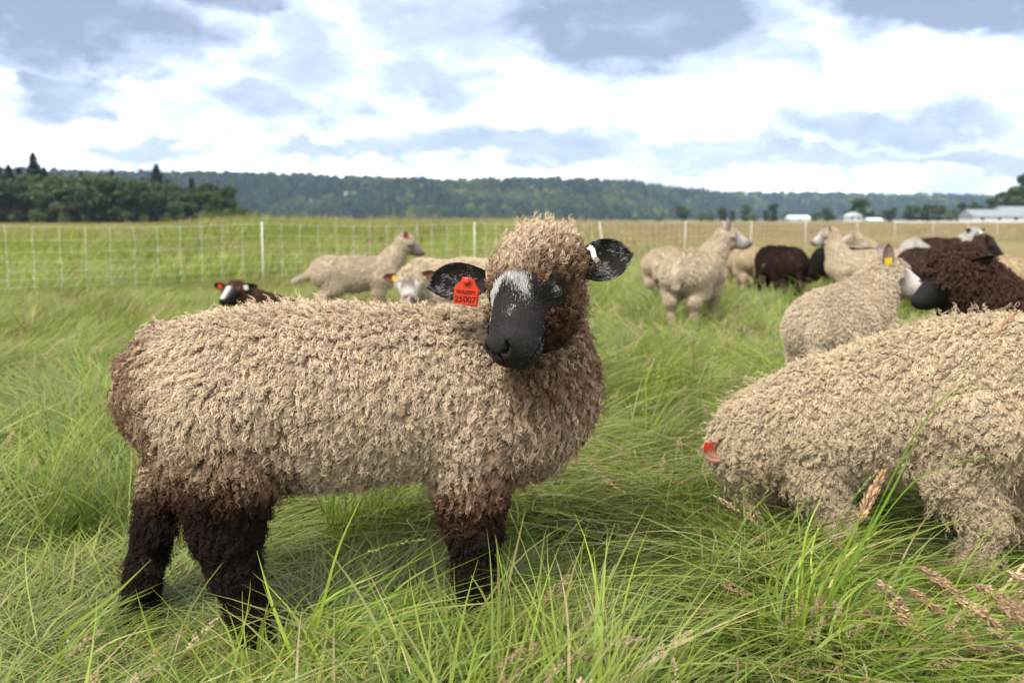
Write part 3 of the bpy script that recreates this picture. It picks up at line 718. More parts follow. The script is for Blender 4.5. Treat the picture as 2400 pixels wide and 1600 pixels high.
# ---- the dark-faced sheep in front
def main_sheep():
    root = empty('sheep', at(820, 1440, 2.31) * [1, 1, 0]); r = np.random.default_rng(11)
    tag(root, 'woolly beige-brown sheep with black face, white blaze and red tag numbered 25007', 'sheep')
    dd = lambda px: 2.25 + .20 * (px - 330) / 1000.0
    def B(px, py, d=None): return at(px, py, dd(px) if d is None else d)
    def rp(q, px): return q * dd(px) / FPX
    P = []
    ch = [(415, 925, 110), (480, 925, 158), (580, 932, 184), (700, 932, 194), (820, 930, 190), (940, 921, 176), (1060, 918, 172), (1160, 934, 180), (1230, 938, 142)]
    for (x0, y0, r0), (x1, y1, r1) in zip(ch[:-1], ch[1:]): P.append(('cone', B(x0, y0), B(x1, y1), rp(r0, x0), rp(r1, x1), .06))
    P.append(('cone', B(1230, 890), B(1262, 700), rp(150, 1230), rp(102, 1262), .06))            # neck
    P.append(('cone', B(1215, 975), B(1250, 900), rp(132, 1215), rp(135, 1250), .06))            # brisket
    dn = dd(500)
    # near hind leg: thigh, stifle, hock behind, cannon, hoof
    for a, b_, ra, rb in [((500, 985), (530, 1115), 132, 100), ((530, 1115), (528, 1230), 98, 72), ((528, 1230), (550, 1335), 70, 46), ((550, 1335), (582, 1435), 44, 33), ((582, 1435), (604, 1508), 32, 31)]:
        P.append(('cone', at(*a, dn - .10), at(*b_, dn - .13), rp(ra, 500), rp(rb, 500), .05))
    for a, b_, ra, rb in [((430, 1040), (390, 1130), 80, 50), ((390, 1130), (362, 1235), 50, 42), ((362, 1235), (335, 1350), 42, 38), ((335, 1350), (328, 1450), 37, 39), ((328, 1450), (338, 1486), 39, 33)]:
        P.append(('cone', at(*a, dn + .07), at(*b_, dn - .01), rp(ra, 450), rp(rb, 450), .05))
    df = dd(1100)
    for a, b_, ra, rb in [((1110, 1040), (1100, 1150), 105, 68), ((1100, 1150), (1106, 1240), 66, 49), ((1106, 1240), (1112, 1330), 48, 36), ((1112, 1330), (1105, 1420), 34, 30)]:
        P.append(('cone', at(*a, df - .08), at(*b_, df - .10), rp(ra, 1100), rp(rb, 1100), .05))
    for a, b_, ra, rb in [((1140, 1050), (1140, 1160), 90, 40), ((1140, 1160), (1128, 1260), 40, 34), ((1128, 1260), (1120, 1400), 34, 30)]:
        P.append(('cone', at(*a, df + .10), at(*b_, df + .12), rp(ra, 1100), rp(rb, 1100), .05))
    for a, b_, ra, rb in [((372, 800), (325, 870), 40, 40), ((325, 870), (318, 960), 42, 36), ((318, 960), (338, 1018), 36, 22)]:   # tail
        P.append(('cone', at(*a, dn + .0), at(*b_, dn - .02), rp(ra, 330), rp(rb, 330), .02))
    # head
    Rz = lambda a: np.array([[math.cos(a), -math.sin(a), 0], [math.sin(a), math.cos(a), 0], [0, 0, 1]])
    Rx = lambda a: np.array([[1, 0, 0], [0, math.cos(a), -math.sin(a)], [0, math.sin(a), math.cos(a)]])
    Ry = lambda a: np.array([[math.cos(a), 0, math.sin(a)], [0, 1, 0], [-math.sin(a), 0, math.cos(a)]])
    T = Ry(R(-16)) @ Rz(R(-38)) @ Rx(R(32))
    H = Head(B(1262, 662, 2.26), T @ np.array([0, -1, 0]), T @ np.array([0, 0, 1]), 1.02)
    P += head_prims(H, True)
    P.append(('ell', H.w(-.035, 0, .028), (.080, .108, .052), H.M, .04))      # woolly poll
    V, F = sdf_mesh(P, .0046)
    beige, mid, dark, black = np.array([.515, .405, .285]), np.array([.235, .150, .095]), np.array([.070, .036, .021]), np.array([.012, .0095, .0085])
    def zone(Q):
        """0 beige .. 1 mid brown .. 2 dark brown .. 3 black, from where on the animal"""
        px, py = proj(Q); n = fbm(Q, 9, 5); n2 = fbm(Q, 30, 8)
        z = np.zeros(len(Q)) + .25 * (n2 - .5)
        z += 1.25 * sstep(400, 300, px + 80 * (n - .5)) * (py < 1100)
        z += 1.5 * sstep(930, 1150, py - .15 * np.abs(px - 520) + 170 * (n - .5)) * sstep(760, 640, px)
        z += .42 * sstep(760, 950, py + 160 * (n - .5)) * sstep(1090, 1230, px) + .22 * sstep(1000, 1180, px) + .55 * sstep(.45, .7, fbm(Q, 6, 15)) * sstep(1100, 1250, px)
        z += .5 * sstep(1060, 1160, py) * sstep(950, 1050, px)
        z += 1.6 * sstep(1100, 1220, py + 80 * (n - .5)) + .9 * sstep(1190, 1290, py)
        h = H.loc(Q); nh = np.linalg.norm(h, axis=1) < .17
        z = np.where((h[:, 0] > -.14) & nh, np.where(h[:, 2] > .03, .35 + 1.1 * sstep(.10, .05, h[:, 2]) * sstep(-.07, .03, h[:, 0]) + .5 * (n - .5), 1.35 + 1.0 * (n - .5) + .35 * sstep(.03, .09, h[:, 0])), z)
        px_, py_ = px, py
        z = z + .85 * sstep(170, 50, np.hypot(px - 1290, (py - 830) * .9)) * (h[:, 2] < .02)
        return np.clip(z, 0, 3)
    def zcol(z):
        k = np.array([0, 1, 2, 3.]); return np.stack([np.interp(z, k, [c[i] for c in (beige, mid, dark, black)]) for i in range(3)], 1)
    def wool_w(Q):
        h = H.loc(Q); f, s, u = h.T
        face = (np.hypot(s, u + .008) < .092) & (f < .26) & (u > -.088)
        cap = (u > .050 + .008 * (np.abs(s) > .035)) & (f < .030 + .012 * np.cos(s * 40))
        cheek = ((u < -.022) & (f < .10)) | ((u < -.004) & (f < .125) & (f > .035 + .1 * np.maximum(u + .02, 0)) & (np.abs(s) > .034) & (s > 0)) | ((u < -.03) & (f < .14))
        bare = face & ((f > .016) | ((f > -.012) & (np.abs(u - .008) < .034))) & ~cap & ~cheek
        ed = np.linalg.norm(np.stack([f - .056, np.abs(s) - .070, u - .012], 1), axis=1); bare = bare | (ed < .037)
        return np.where(bare, 0, 1.0) * np.where(face & cap, 1.5, 1)
    def length(Q):
        h = H.loc(Q); near = np.linalg.norm(h, axis=1) < .2; px, py = proj(Q)
        L = np.where(near, np.where(h[:, 2] > .02, .024, np.where(h[:, 0] > .05, .013, .018)), .0195)
        ed = np.linalg.norm(np.stack([h[:, 0] - .056, np.abs(h[:, 1]) - .070, h[:, 2] - .012], 1), axis=1); L = L * (.45 + .55 * sstep(.04, .075, ed))
        return (L + (.013 - L) * sstep(1040, 1290, py)) * (.85 + .3 * fbm(Q, 12, 3))
    def colf(Q, r):
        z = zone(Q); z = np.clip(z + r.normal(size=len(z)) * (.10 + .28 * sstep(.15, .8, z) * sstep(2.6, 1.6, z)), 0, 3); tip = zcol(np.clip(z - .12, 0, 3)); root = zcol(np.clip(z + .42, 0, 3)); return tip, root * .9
    rear = nrm(B(400, 900) - B(1200, 900))
    def flow(Q, Nn):
        h = H.loc(Q); near = (np.linalg.norm(h, axis=1) < .19)[:, None]
        g = DOWN * 1.3 + rear * .3 + np.stack([fbm(Q, 14, 21 + i) - .5 for i in range(3)], 1) * 1.5
        return np.where(near, (h @ H.M.T) * 3 + np.array([0, 0, .5]) * (h[:, [2]] > .02) - H.F * 1.0 + r.normal(size=g.shape) * .4, g)
    def skin(Q):
        c = zcol(np.clip(zone(Q) + .9, 0, 3)) * .7; h = H.loc(Q); b_ = (wool_w(Q) < .5)[:, None]
        return np.where(b_, black, c)
    body = finish(root, V, F, skin)
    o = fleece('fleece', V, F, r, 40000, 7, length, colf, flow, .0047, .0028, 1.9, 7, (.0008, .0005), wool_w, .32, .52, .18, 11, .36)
    under(o, root)
    # stray frizz that breaks the outline
    o = fleece('frizz', V, F, r, 2600, 3, lambda Q: length(Q) * 1.7, colf, flow, .006, .005, 2.6, 8, (.0007, .0003), wool_w, .75, .5); under(o, root)
    # short face hair
    white, grey = np.array([.50, .485, .46]), np.array([.16, .15, .145])
    def fcol(Q, r):
        h = H.loc(Q); f, s, u = h.T; n = fbm(Q, 60, 4)
        sa = np.abs(s + .004); arch = np.exp(-((f - (.058 + .62 * sa)) / (.015 + .12 * sa)) ** 2) * sstep(.062, .045, sa) * (u > -.005) + .9 * np.exp(-((s + .052) / .007) ** 2) * sstep(.07, .09, f) * sstep(.15, .12, f)
        sp = np.exp(-(((f - .147) / .014) ** 2 + ((s - .022 + .25 * (f - .147)) / .007) ** 2)) * (u > .0) + .9 * np.exp(-(((f - .150) / .012) ** 2 + ((s + .046) / .008) ** 2)) * (u > -.02)
        lower = .3 * sstep(-.008, -.03, u) * sstep(.12, .17, f)
        spk = .0
        w = np.clip(arch * 1.25 + sp * 1.1 + lower * (r.random(len(Q)) < .5) + spk * (r.random(len(Q)) < .35) * sstep(.03, .09, f), 0, 1) * np.clip(.35 + n * 1.3, 0, 1)
        pick = (r.random(len(Q)) < w * 1.05)[:, None]
        c = np.where(pick, white * np.where(f > .16, .30, 1)[:, None] * r.uniform(.35, 1.1, (len(Q), 1)), np.where(r.random((len(Q), 1)) < .11, np.array([.060, .057, .054]) * r.uniform(.5, 1.3, (len(Q), 1)), black * r.uniform(.6, 1.6, (len(Q), 1))))
        br = (sstep(.05, .02, f) * .8)[:, None]; return c * (1 - br) + dark * .6 * br
    def fw(Q):
        h = H.loc(Q); return np.where((np.linalg.norm(h, axis=1) < .28) & (h[:, 0] > .0) & (wool_w(Q) < .5), 1.0, 0) * np.where((h[:, 0] > .205) & (np.abs(h[:, 2]) < .02), .15, 1) * (np.linalg.norm(np.stack([h[:, 0] - .060, np.abs(h[:, 1]) - .0715, h[:, 2] - .0145], 1), axis=1) > .024)
    fflow = lambda Q, Nn: -H.F[None] + .35 * (H.loc(Q)[:, [1]] * 10) * H.S[None] + .2 * H.U[None]
    o = face_hair('face_hair', V, F, r, 60000, lambda Q: .0045 + .006 * sstep(.15, .06, H.loc(Q)[:, 0]), fcol, fflow, fw, .00055); under(o, root)
    # eyes
    for s in (1, -1):
        c = H.w(.058, s * .0715, .0145); v, f_ = ball(c, .0200); e = under(obj('eye', mesh_of('eye', v, np.array(f_), MAT['eye'])), root)
        ax = nrm(H.S * s + H.F * .45 + H.U * .1); q = c + ax * .0187
        b = MB(); b.tube([q - H.F * .005, q, q + H.F * .005], [.0015, .0032, .0015], 8); b.build('pupil', MAT['pupil'], e)
        for du, rr_ in ((.0155, .0042), (-.0145, .0035)):       # lids
            b = MB(); pts = [H.w(.058 + x, s * (.0700 + .0165 * math.cos(x * 42)), .0145 + du * math.cos(x * 70)) for x in np.linspace(-.02, .02, 9)]
            b.tube(pts, [rr_ * (.5 + .5 * math.cos((i - 4) * .35)) for i in range(9)], 8)
            me = mesh_of('eyelid', b.V, b.F, MAT['skin'], col=np.tile(black * 1.6, (len(b.V), 1))); under(obj('eyelid', me), root)
    # ears
    earc = np.array([.016, .013, .012])
    for s, bp, tp, nv, W_ in ((-1, (1142, 655, 2.260), (1003, 672, 2.200), (-.10, -.8, .35), .090), (1, (1352, 625, 2.300), (1482, 594, 2.260), (.15, -.85, .15), .094)):
        a, t_ = at(*bp), at(*tp); L_ = np.linalg.norm(t_ - a)
        Ve, Fe = ear_mesh(a, t_ - a, nv, L_, W_, .5 if s < 0 else .42, .005, 22, 15)
        me = mesh_of('ear', Ve, Fe, MAT['skin'], col=np.tile(earc, (len(Ve), 1))); eo = under(obj('ear', me), root)
        A_ = nrm(t_ - a)
        def ecol(Q, r, a=a, A_=A_, L_=L_, s=s):
            t = ((Q - a) @ A_) / L_; n = fbm(Q, 55, 13 + s); w = np.clip(sstep(.42, .68, n) * .6 * sstep(.1, .4, t) + .4 * sstep(.9, 1.0, t), 0, .9)
            return np.where((r.random(len(Q)) < w)[:, None], np.array([.26, .255, .25]) * r.uniform(.3, 1.1, (len(Q), 1)), earc)
        h_ = face_hair('ear_hair', Ve, Fe, r, 9000, .007, ecol, lambda Q, Nn, A_=A_: np.tile(A_, (len(Q), 1)) + .5 * r.normal(size=Q.shape) * .4, None, .0005, .35)
        h_.parent = eo
    # red flag tag on her right ear, metal clip tag on her left
    c = at(1092, 682, 2.175); cr_ = nrm(np.array([1, .10, -.10])); flat_tag(root, c, cr_, (.06, -.1, 1), .051, .061, MAT['red'], 'ear_tag', True, [('WA5976', -.10, .0115), ('25007', -.40, .0188)])
    flat_tag(root, c + np.array([.004, .006, -.003]), nrm(np.array([1, .1, -.16])), (.1, -.1, 1), .051, .059, MAT['red'], 'ear_tag_back', True)
    pts = [at(1383, 585, 2.250), at(1380, 579, 2.230), at(1388, 582, 2.215), at(1393, 603, 2.215), at(1401, 612, 2.230)]
    b = MB()
    for i in range(len(pts) - 1):
        a, c2 = pts[i], pts[i + 1]; t = nrm(c2 - a); u = nrm(np.cross(t, (0, 1, 0))) * .0055; n_ = np.cross(t, nrm(u)) * .0012
        b.add([a - u - n_, a + u - n_, a + u + n_, a - u + n_, c2 - u - n_, c2 + u - n_, c2 + u + n_, c2 - u + n_], [(0, 3, 2, 1), (4, 5, 6, 7), (0, 1, 5, 4), (1, 2, 6, 5), (2, 3, 7, 6), (3, 0, 4, 7)])
    under(b.build('metal_ear_clip', MAT['metal'], None, False), root)
main_sheep()

# ---- the other sheep: built in their own frame (x forward, y left, z up), then turned and set down
CREAM, TAN, BROWN, DKBR, BLK, WHT = (np.array(c) for c in ((.475, .385, .272), (.37, .29, .20), (.115, .065, .042), (.035, .020, .014), (.010, .0085, .008), (.56, .53, .47)))
def body_prims(k, legs=True, lie=False, tail=(.30, .03), plump=1.0, spread=1.0):
    P = []
    def c(a, b_, ra, rb, kk=.05): P.append(('cone', np.array(a) * k, np.array(b_) * k, ra * k, rb * k, kk * k))
    z = .44 if not lie else .20
    c((-.25, 0, z + .005), (-.02, 0, z - .01), .150 * plump, .162 * plump); c((-.02, 0, z - .01), (.24, 0, z), .162 * plump, .150 * plump)
    c((-.30, 0, z), (-.27, 0, z), .135 * plump, .14 * plump); c((.27, 0, z - .01), (.30, 0, z + .01), .13 * plump, .125 * plump)
    if lie:
        for s in (-1, 1): c((-.24, s * .11, .16), (-.10, s * .16, .09), .11, .07); c((.24, s * .09, .14), (.34, s * .11, .05), .07, .04)
        return P
    for s in (-1, 1):
        y = s * .085 * spread
        c((-.25, y * .9, .42), (-.20, y * 1.15, .31), .125, .088); c((-.20, y * 1.15, .31), (-.30, y * 1.1, .215), .080, .044); c((-.30, y * 1.1, .215), (-.28, y * 1.05, .09), .038, .027); c((-.28, y * 1.05, .09), (-.265, y * 1.05, .02), .027, .032)
        c((.23, y * .9, .38), (.215, y, .26), .095, .055); c((.215, y, .26), (.225, y, .17), .048, .034); c((.225, y, .17), (.22, y, .07), .030, .024); c((.22, y, .07), (.235, y, .02), .025, .030)
    if tail:
        x = -.43; c((x + .04, 0, .50), (x - .015, 0, .42), .035, .034, .03); c((x - .015, 0, .42), (x - tail[1], 0, tail[0]), .034, .024, .03)
    return P
def lamb(label, xy, heading, k=1.0, head=(.47, 0, .70), hf=(.85, 0, -.5), hu=None, neck_r=(.115, .075), col=CREAM, face=WHT, legs_col=TAN, dens=1.0, res=.013, patch=None, ears=((.5, .9, .25), (.5, -.9, .25)), ear_nv=None,
         tagl=None, tail=(.30, .03), lie=False, group='sheep grazing in the meadow', wool=None, face_patch=None, plump=1.0, ear_col=None, seed=1, cap=False, face_f=.03, name='lamb', ear_size=(.10, .055), detail=False):
    r = np.random.default_rng(seed); root = empty(name, (0, 0, 0)); tag(root, label, 'sheep', group)
    P = body_prims(k, lie=lie, tail=None if lie else tail, plump=plump)
    hc = np.array(head) * k; hf = nrm(np.array(hf, float)); hu = np.array(hu if hu is not None else (-hf[2] * hf[0] + 1e-3, -hf[2] * hf[1], 1.0), float)
    H = Head(hc, hf, hu, k * .86)
    nb = np.array([.27, 0, .48 if not lie else .24]) * k; ne = H.w(-.03, 0, -.015); md = (nb + ne) / 2 + np.array([0, 0, -.012 * k])
    P += [('cone', nb, md, neck_r[0] * k, (neck_r[0] * .45 + neck_r[1] * .55) * k, .05 * k), ('cone', md, ne, (neck_r[0] * .45 + neck_r[1] * .55) * k, neck_r[1] * k, .05 * k)] + head_prims(H)
    V, F = sdf_mesh(P, res * k)
    def isface(Q):
        h = H.loc(Q); return ~((h[:, 2] > .052) & (h[:, 0] < .045) & cap) & (h[:, 0] > face_f + .05 * (h[:, 2] < -.02)) & (np.hypot(h[:, 1], h[:, 2] + .01) < .095) & (h[:, 0] < .27) & (h[:, 2] > -.09)
    def base(Q):
        n = fbm(Q, 7, seed)[:, None]; c = col * (.86 + .28 * n); c = np.tile(c, (1, 1))
        if patch is not None: w = patch(Q)[:, None]; c = c * (1 - w[..., 0][:, None] if w.ndim == 3 else 1 - w) + patch_col * w
        lw = sstep(.30, .16, Q[:, 2] / k)[:, None] if not lie else 0
        c = c * (1 - lw) + legs_col * lw
        f = isface(Q)[:, None]; fc = np.tile(face, (len(Q), 1)).astype(float)
        if face_patch is not None: fp, fcol_ = face_patch(H.loc(Q)); fc = fc * (1 - fp[:, None]) + fcol_ * fp[:, None]
        return np.where(f, fc, c)
    patch_col = patch.col if patch is not None else None
    rot = np.array([[math.cos(heading), -math.sin(heading), 0], [math.sin(heading), math.cos(heading), 0], [0, 0, 1]])
    me = mesh_of('body', V, F, MAT['skin'], col=base(V) * .8); obj('body', me, root)
    W = dict(n=13000, k=3, L=.0125, rootr=.009, wave=.0015, freq=1.2, m=4, rad=(.0019, .0012), lift=.45, clump=.3)
    if wool: W.update(wool)
    wgt = lambda Q: np.where(isface(Q), 0.0, 1.0) * np.where(Q[:, 2] < (.17 * k if not lie else 0), .25, 1)
    wl_ = lambda Q: W['L'] * k * np.where(Q[:, 2] < .2 * k, .45, 1.0) * (1 if not cap else np.where(np.linalg.norm(Q - H.w(-.02, 0, .03), axis=1) < .13 * k, 1.1, 1))
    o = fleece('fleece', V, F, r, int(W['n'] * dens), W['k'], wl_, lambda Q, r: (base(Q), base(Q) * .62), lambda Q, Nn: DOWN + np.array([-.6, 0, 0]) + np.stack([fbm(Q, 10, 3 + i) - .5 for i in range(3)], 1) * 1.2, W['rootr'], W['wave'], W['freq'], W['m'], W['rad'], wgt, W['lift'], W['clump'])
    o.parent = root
    ec = ear_col if ear_col is not None else np.array([.22, .14, .12])
    for s, ed in zip((1, -1), ears):
        a = H.w(-.02, s * .062, .038); dr = H.M @ np.array(ed); nv = H.M @ np.array(ear_nv if ear_nv is not None else (.8, 0, .2))
        Ve, Fe = ear_mesh(a, dr, nv, ear_size[0] * k * 1.1, ear_size[1] * k, .5, .004 * k, 9, 7)
        obj('ear', mesh_of('ear', Ve, Fe, MAT['skin'], col=np.tile(ec, (len(Ve), 1))), root)
        if tagl and tagl.get(s) is not None:
            mcol, frac = tagl[s]; dn_ = nrm(dr); q = a + dn_ * ear_size[0] * k * frac + nrm(nv) * .012 * k
            flat_tag(root, q, dn_, np.cross(nrm(nv), dn_), .036 * k, .034 * k, MAT[mcol], 'ear_tag', False)
    for s in (1, -1):
        c_ = H.w(.055, s * .066, .012); v, f_ = ball(c_, .0155 * H.k * 1.1, 8); obj('eye', mesh_of('eye', v, np.array(f_), MAT['eye']), root)
    if face[0] > .2:      # dark nose of pale-faced sheep
        v, f_ = ball(H.w(.212, 0, .002), .022 * H.k, 8); v = np.array(v); obj('nose', mesh_of('nose', v, np.array(f_), MAT['skin'], col=np.tile((.06, .045, .045), (len(v), 1))), root)
    root.location = (xy[0], xy[1], -.15 if (lie and k > 1) else 0); root.rotation_euler = (0, 0, heading)
    return root
def G(px, d): return np.array([(px - 1200) / FPX * d, d])
def Pt(fn, c): fn.col = c; return fn
def graze(z=.16, x=.58, y=0.0): return dict(head=(x, y, z), hf=(.35, y, -.9), hu=(.9, 0, .4), neck_r=(.13, .08))
DKEYE = lambda h: (np.clip(np.exp(-((h[:, 0] - .055) / .045) ** 2) * (np.abs(h[:, 1]) > .035) + sstep(.16, .2, h[:, 0]), 0, 1), np.array([.16, .12, .11]))
MOTT = lambda h: (np.clip(sstep(.0, .05, h[:, 0]) * sstep(.2, .02, np.abs(h[:, 2])) * .9, 0, 1), np.array([.11, .075, .065]))
PAL = np.array([.38, .34, .30])
GREYF = np.array([.31, .275, .265])
# 5: looking right, back turned to us
lamb('cream lamb standing with its rump to the viewer, head raised and turned right', G(1628, 8.9), R(62), 1.13, head=(.36, -.16, .70), hf=(.10, -.93, -.30), face=GREYF, face_patch=DKEYE, ears=((-.75, .3, .6), (-.1, -.4, .9)), ear_nv=(.3, 1, 0), seed=21, ear_size=(.115, .05), ear_col=np.array([.26, .19, .18]), tail=(.34, .02))
lamb('cream lamb grazing beside the lamb with raised ears, only its round rump clear', G(1555, 11.8), R(70), 1.02, **graze(.2, .55, -.1), seed=22)
lamb('tan lamb seen from behind with its tail hanging, beyond the raised-eared lamb', G(1738, 12.9), R(100), 1.02, **graze(.2, .55, .1), col=np.array([.44, .34, .22]), seed=23, tail=(.24, .035))
lamb('dark brown sheep grazing with its round back to the viewer', G(1828, 11.6), R(101), 1.02, **graze(.15, .5), col=np.array([.030, .016, .013]), face=BLK, legs_col=BLK, plump=1.16, seed=24, ear_col=BLK, name='sheep')
lamb('small cream lamb lying in the grass past the dark brown sheep', G(1880, 14.6), R(5), .72, head=(.50, 0, .27), hf=(.9, -.2, -.3), lie=True, seed=25, ear_col=np.array([.25, .05, .03]), dens=.6)
lamb('cream lamb standing with head raised looking left past the dark sheep', G(2035, 10.6), R(155), 1.04, head=(.42, -.06, .745), hf=(.86, .36, -.42), face=np.array([.38, .34, .31]), face_patch=DKEYE, ears=((-.1, .6, .75), (-.1, -.6, .75)), seed=26, ear_col=np.array([.10, .06, .05]), ear_size=(.08, .05))
lamb('black sheep grazing, its dark legs showing behind the cream lamb looking left', G(1985, 12.3), R(172), 1.0, **graze(.15), col=BLK * 1.4, face=BLK, legs_col=BLK, seed=27, ear_col=BLK, name='sheep')
lamb('cream lamb farther back, only its pale rounded back visible over the herd', G(2022, 15.6), R(75), 1.08, **graze(.2), col=CREAM * 1.04, seed=28)
lamb('cream lamb with a red ear tag held out sideways behind the lamb looking left', G(2010, 13.4), R(40), 1.0, head=(.10, .14, .70), hf=(-.35, .85, -.2), face=PAL, ears=((-.1, .9, .3), (-.1, -.9, .3)), tagl={-1: ('red', .6), 1: ('red', .6)}, seed=29, ear_col=np.array([.35, .33, .34]), ear_size=(.12, .045))
pied = Pt(lambda Q: np.clip(sstep(-.26, -.20, Q[:, 0] + .04 * np.sin(Q[:, 2] * 40)) * sstep(.34, .28, Q[:, 0]) , 0, 1), np.array([.060, .032, .022]))
lamb('pied cream and brown sheep facing the viewer with white face and black eye patches', G(2190, 13.6), R(8), 1.16, head=(.47, -.02, .64), hf=(.25, -.85, -.40), col=WHT * .85, face=WHT * 1.05, face_patch=lambda h: (np.exp(-(((h[:, 0] - .06) / .035) ** 2)) * (np.abs(h[:, 1]) > .032) * 1.0, BLK), patch=pied, ears=((-.1, .95, .25), (-.1, -.95, .25)), seed=30, ear_col=BLK, legs_col=DKBR, name='sheep')
lamb('dark brown sheep with black head lifted, standing before the pied sheep', G(2200, 10.2), R(14), 1.10, head=(.46, -.03, .635), hf=(.55, -.55, -.55), col=np.array([.062, .036, .027]), face=BLK, legs_col=BLK, ears=((-.1, .85, .5), (-.1, -.85, .5)), seed=31, ear_col=BLK, tagl={1: ('metal', .4)}, name='sheep', face_patch=None)
lamb('tan sheep whose rounded rump alone shows beside the black-headed brown sheep', G(2398, 9.8), R(28), 1.0, **graze(.2), col=np.array([.45, .34, .21]), seed=32)
# 15: lying black-faced with white blaze
lamb('black-headed sheep with white blaze lying in the grass behind the big beige sheep', G(655, 8.3), R(-8), 1.05, head=(-.22, -.36, .50), hf=(-.15, -.9, -.30), lie=True, col=np.array([.09, .045, .03]), face=BLK, ears=((-.1, .97, .05), (-.1, -.97, .05)), ear_nv=(.9, 0, .1), ear_col=BLK, seed=33, name='sheep', ear_size=(.135, .06), tagl={-1: ('red', .55), 1: ('metal', .35)},
     face_patch=lambda h: (np.exp(-((h[:, 1] - .0) / .022) ** 2) * (h[:, 2] > .02), WHT))
lamb('cream lamb with brown face standing side-on near the fence, head to the right', G(835, 9.6), R(4), 1.0, head=(.49, -.01, .72), hf=(.86, -.12, -.5), face=PAL, face_patch=MOTT, tail=(.36, .16), ears=((-.35, .5, .8), (-.35, -.5, .8)), ear_nv=(.1, -1, 0), tagl={-1: ('red', .55)}, seed=34, ear_col=np.array([.20, .12, .11]), ear_size=(.09, .05))
lamb('cream sheep with mottled brown face looking over the big beige sheep', G(1090, 7.0), R(205), 1.12, head=(.41, .13, .47), hf=(.35, .80, -.55), hu=(.2, .2, 1), face=np.array([.46, .42, .37]), face_patch=lambda h: (np.clip(np.exp(-((h[:, 0] - .08) / .05) ** 2) * (np.abs(h[:, 1]) < .05) * .9 + sstep(.16, .19, h[:, 0]), 0, 1), np.array([.10, .07, .06])), ears=((-.1, .97, .12), (-.1, -.97, .12)), tagl={-1: ('yellow', .3)}, seed=35, ear_col=np.array([.16, .06, .05]), name='sheep', col=CREAM * 1.04, dens=1.3)
# 3: cream lamb at middle right, rump to us, head turned right
lamb('cream lamb with a yellow ear tag standing behind the grazing sheep, head turned right', G(1985, 4.75), R(58), 1.06, head=(.42, -.10, .625), hf=(.05, -.95, -.36), face=np.array([.42, .38, .34]), face_patch=DKEYE, neck_r=(.125, .092), ears=((-.8, .25, .6), (-.3, -.35, .9)), ear_nv=(.5, -1, 0), tagl={-1: ('yellow', .35), 1: ('red', .3)}, seed=36, ear_col=np.array([.24, .17, .16]), ear_size=(.125, .055), tail=(.22, .02), res=.010, wool=dict(n=26000, k=4, L=.013, rootr=.0065, wave=.002, freq=1.6, m=5, rad=(.0011, .0007), clump=.45))
# 4: curly brown sheep at right
lamb('curly chocolate-brown sheep with black face, nose to nose with the tagged cream lamb', G(2512, 4.3), R(178), 1.06, head=(.50, .06, .66), hf=(.84, .02, -.52), col=np.array([.058, .033, .024]), face=BLK, legs_col=BLK, ears=((-.75, .75, .05), (-.45, -.8, -.1)), ear_nv=(.2, 1, -.4), ear_col=BLK * 1.5, ear_size=(.14, .06), seed=37, name='sheep', neck_r=(.15, .12), res=.010, cap=True, plump=1.08, tagl={1: ('metal', .25)}, face_f=-.065,
     wool=dict(n=16000, k=6, L=.024, rootr=.008, wave=.0065, freq=1.5, m=8, rad=(.0011, .0007), lift=.65, clump=.7))

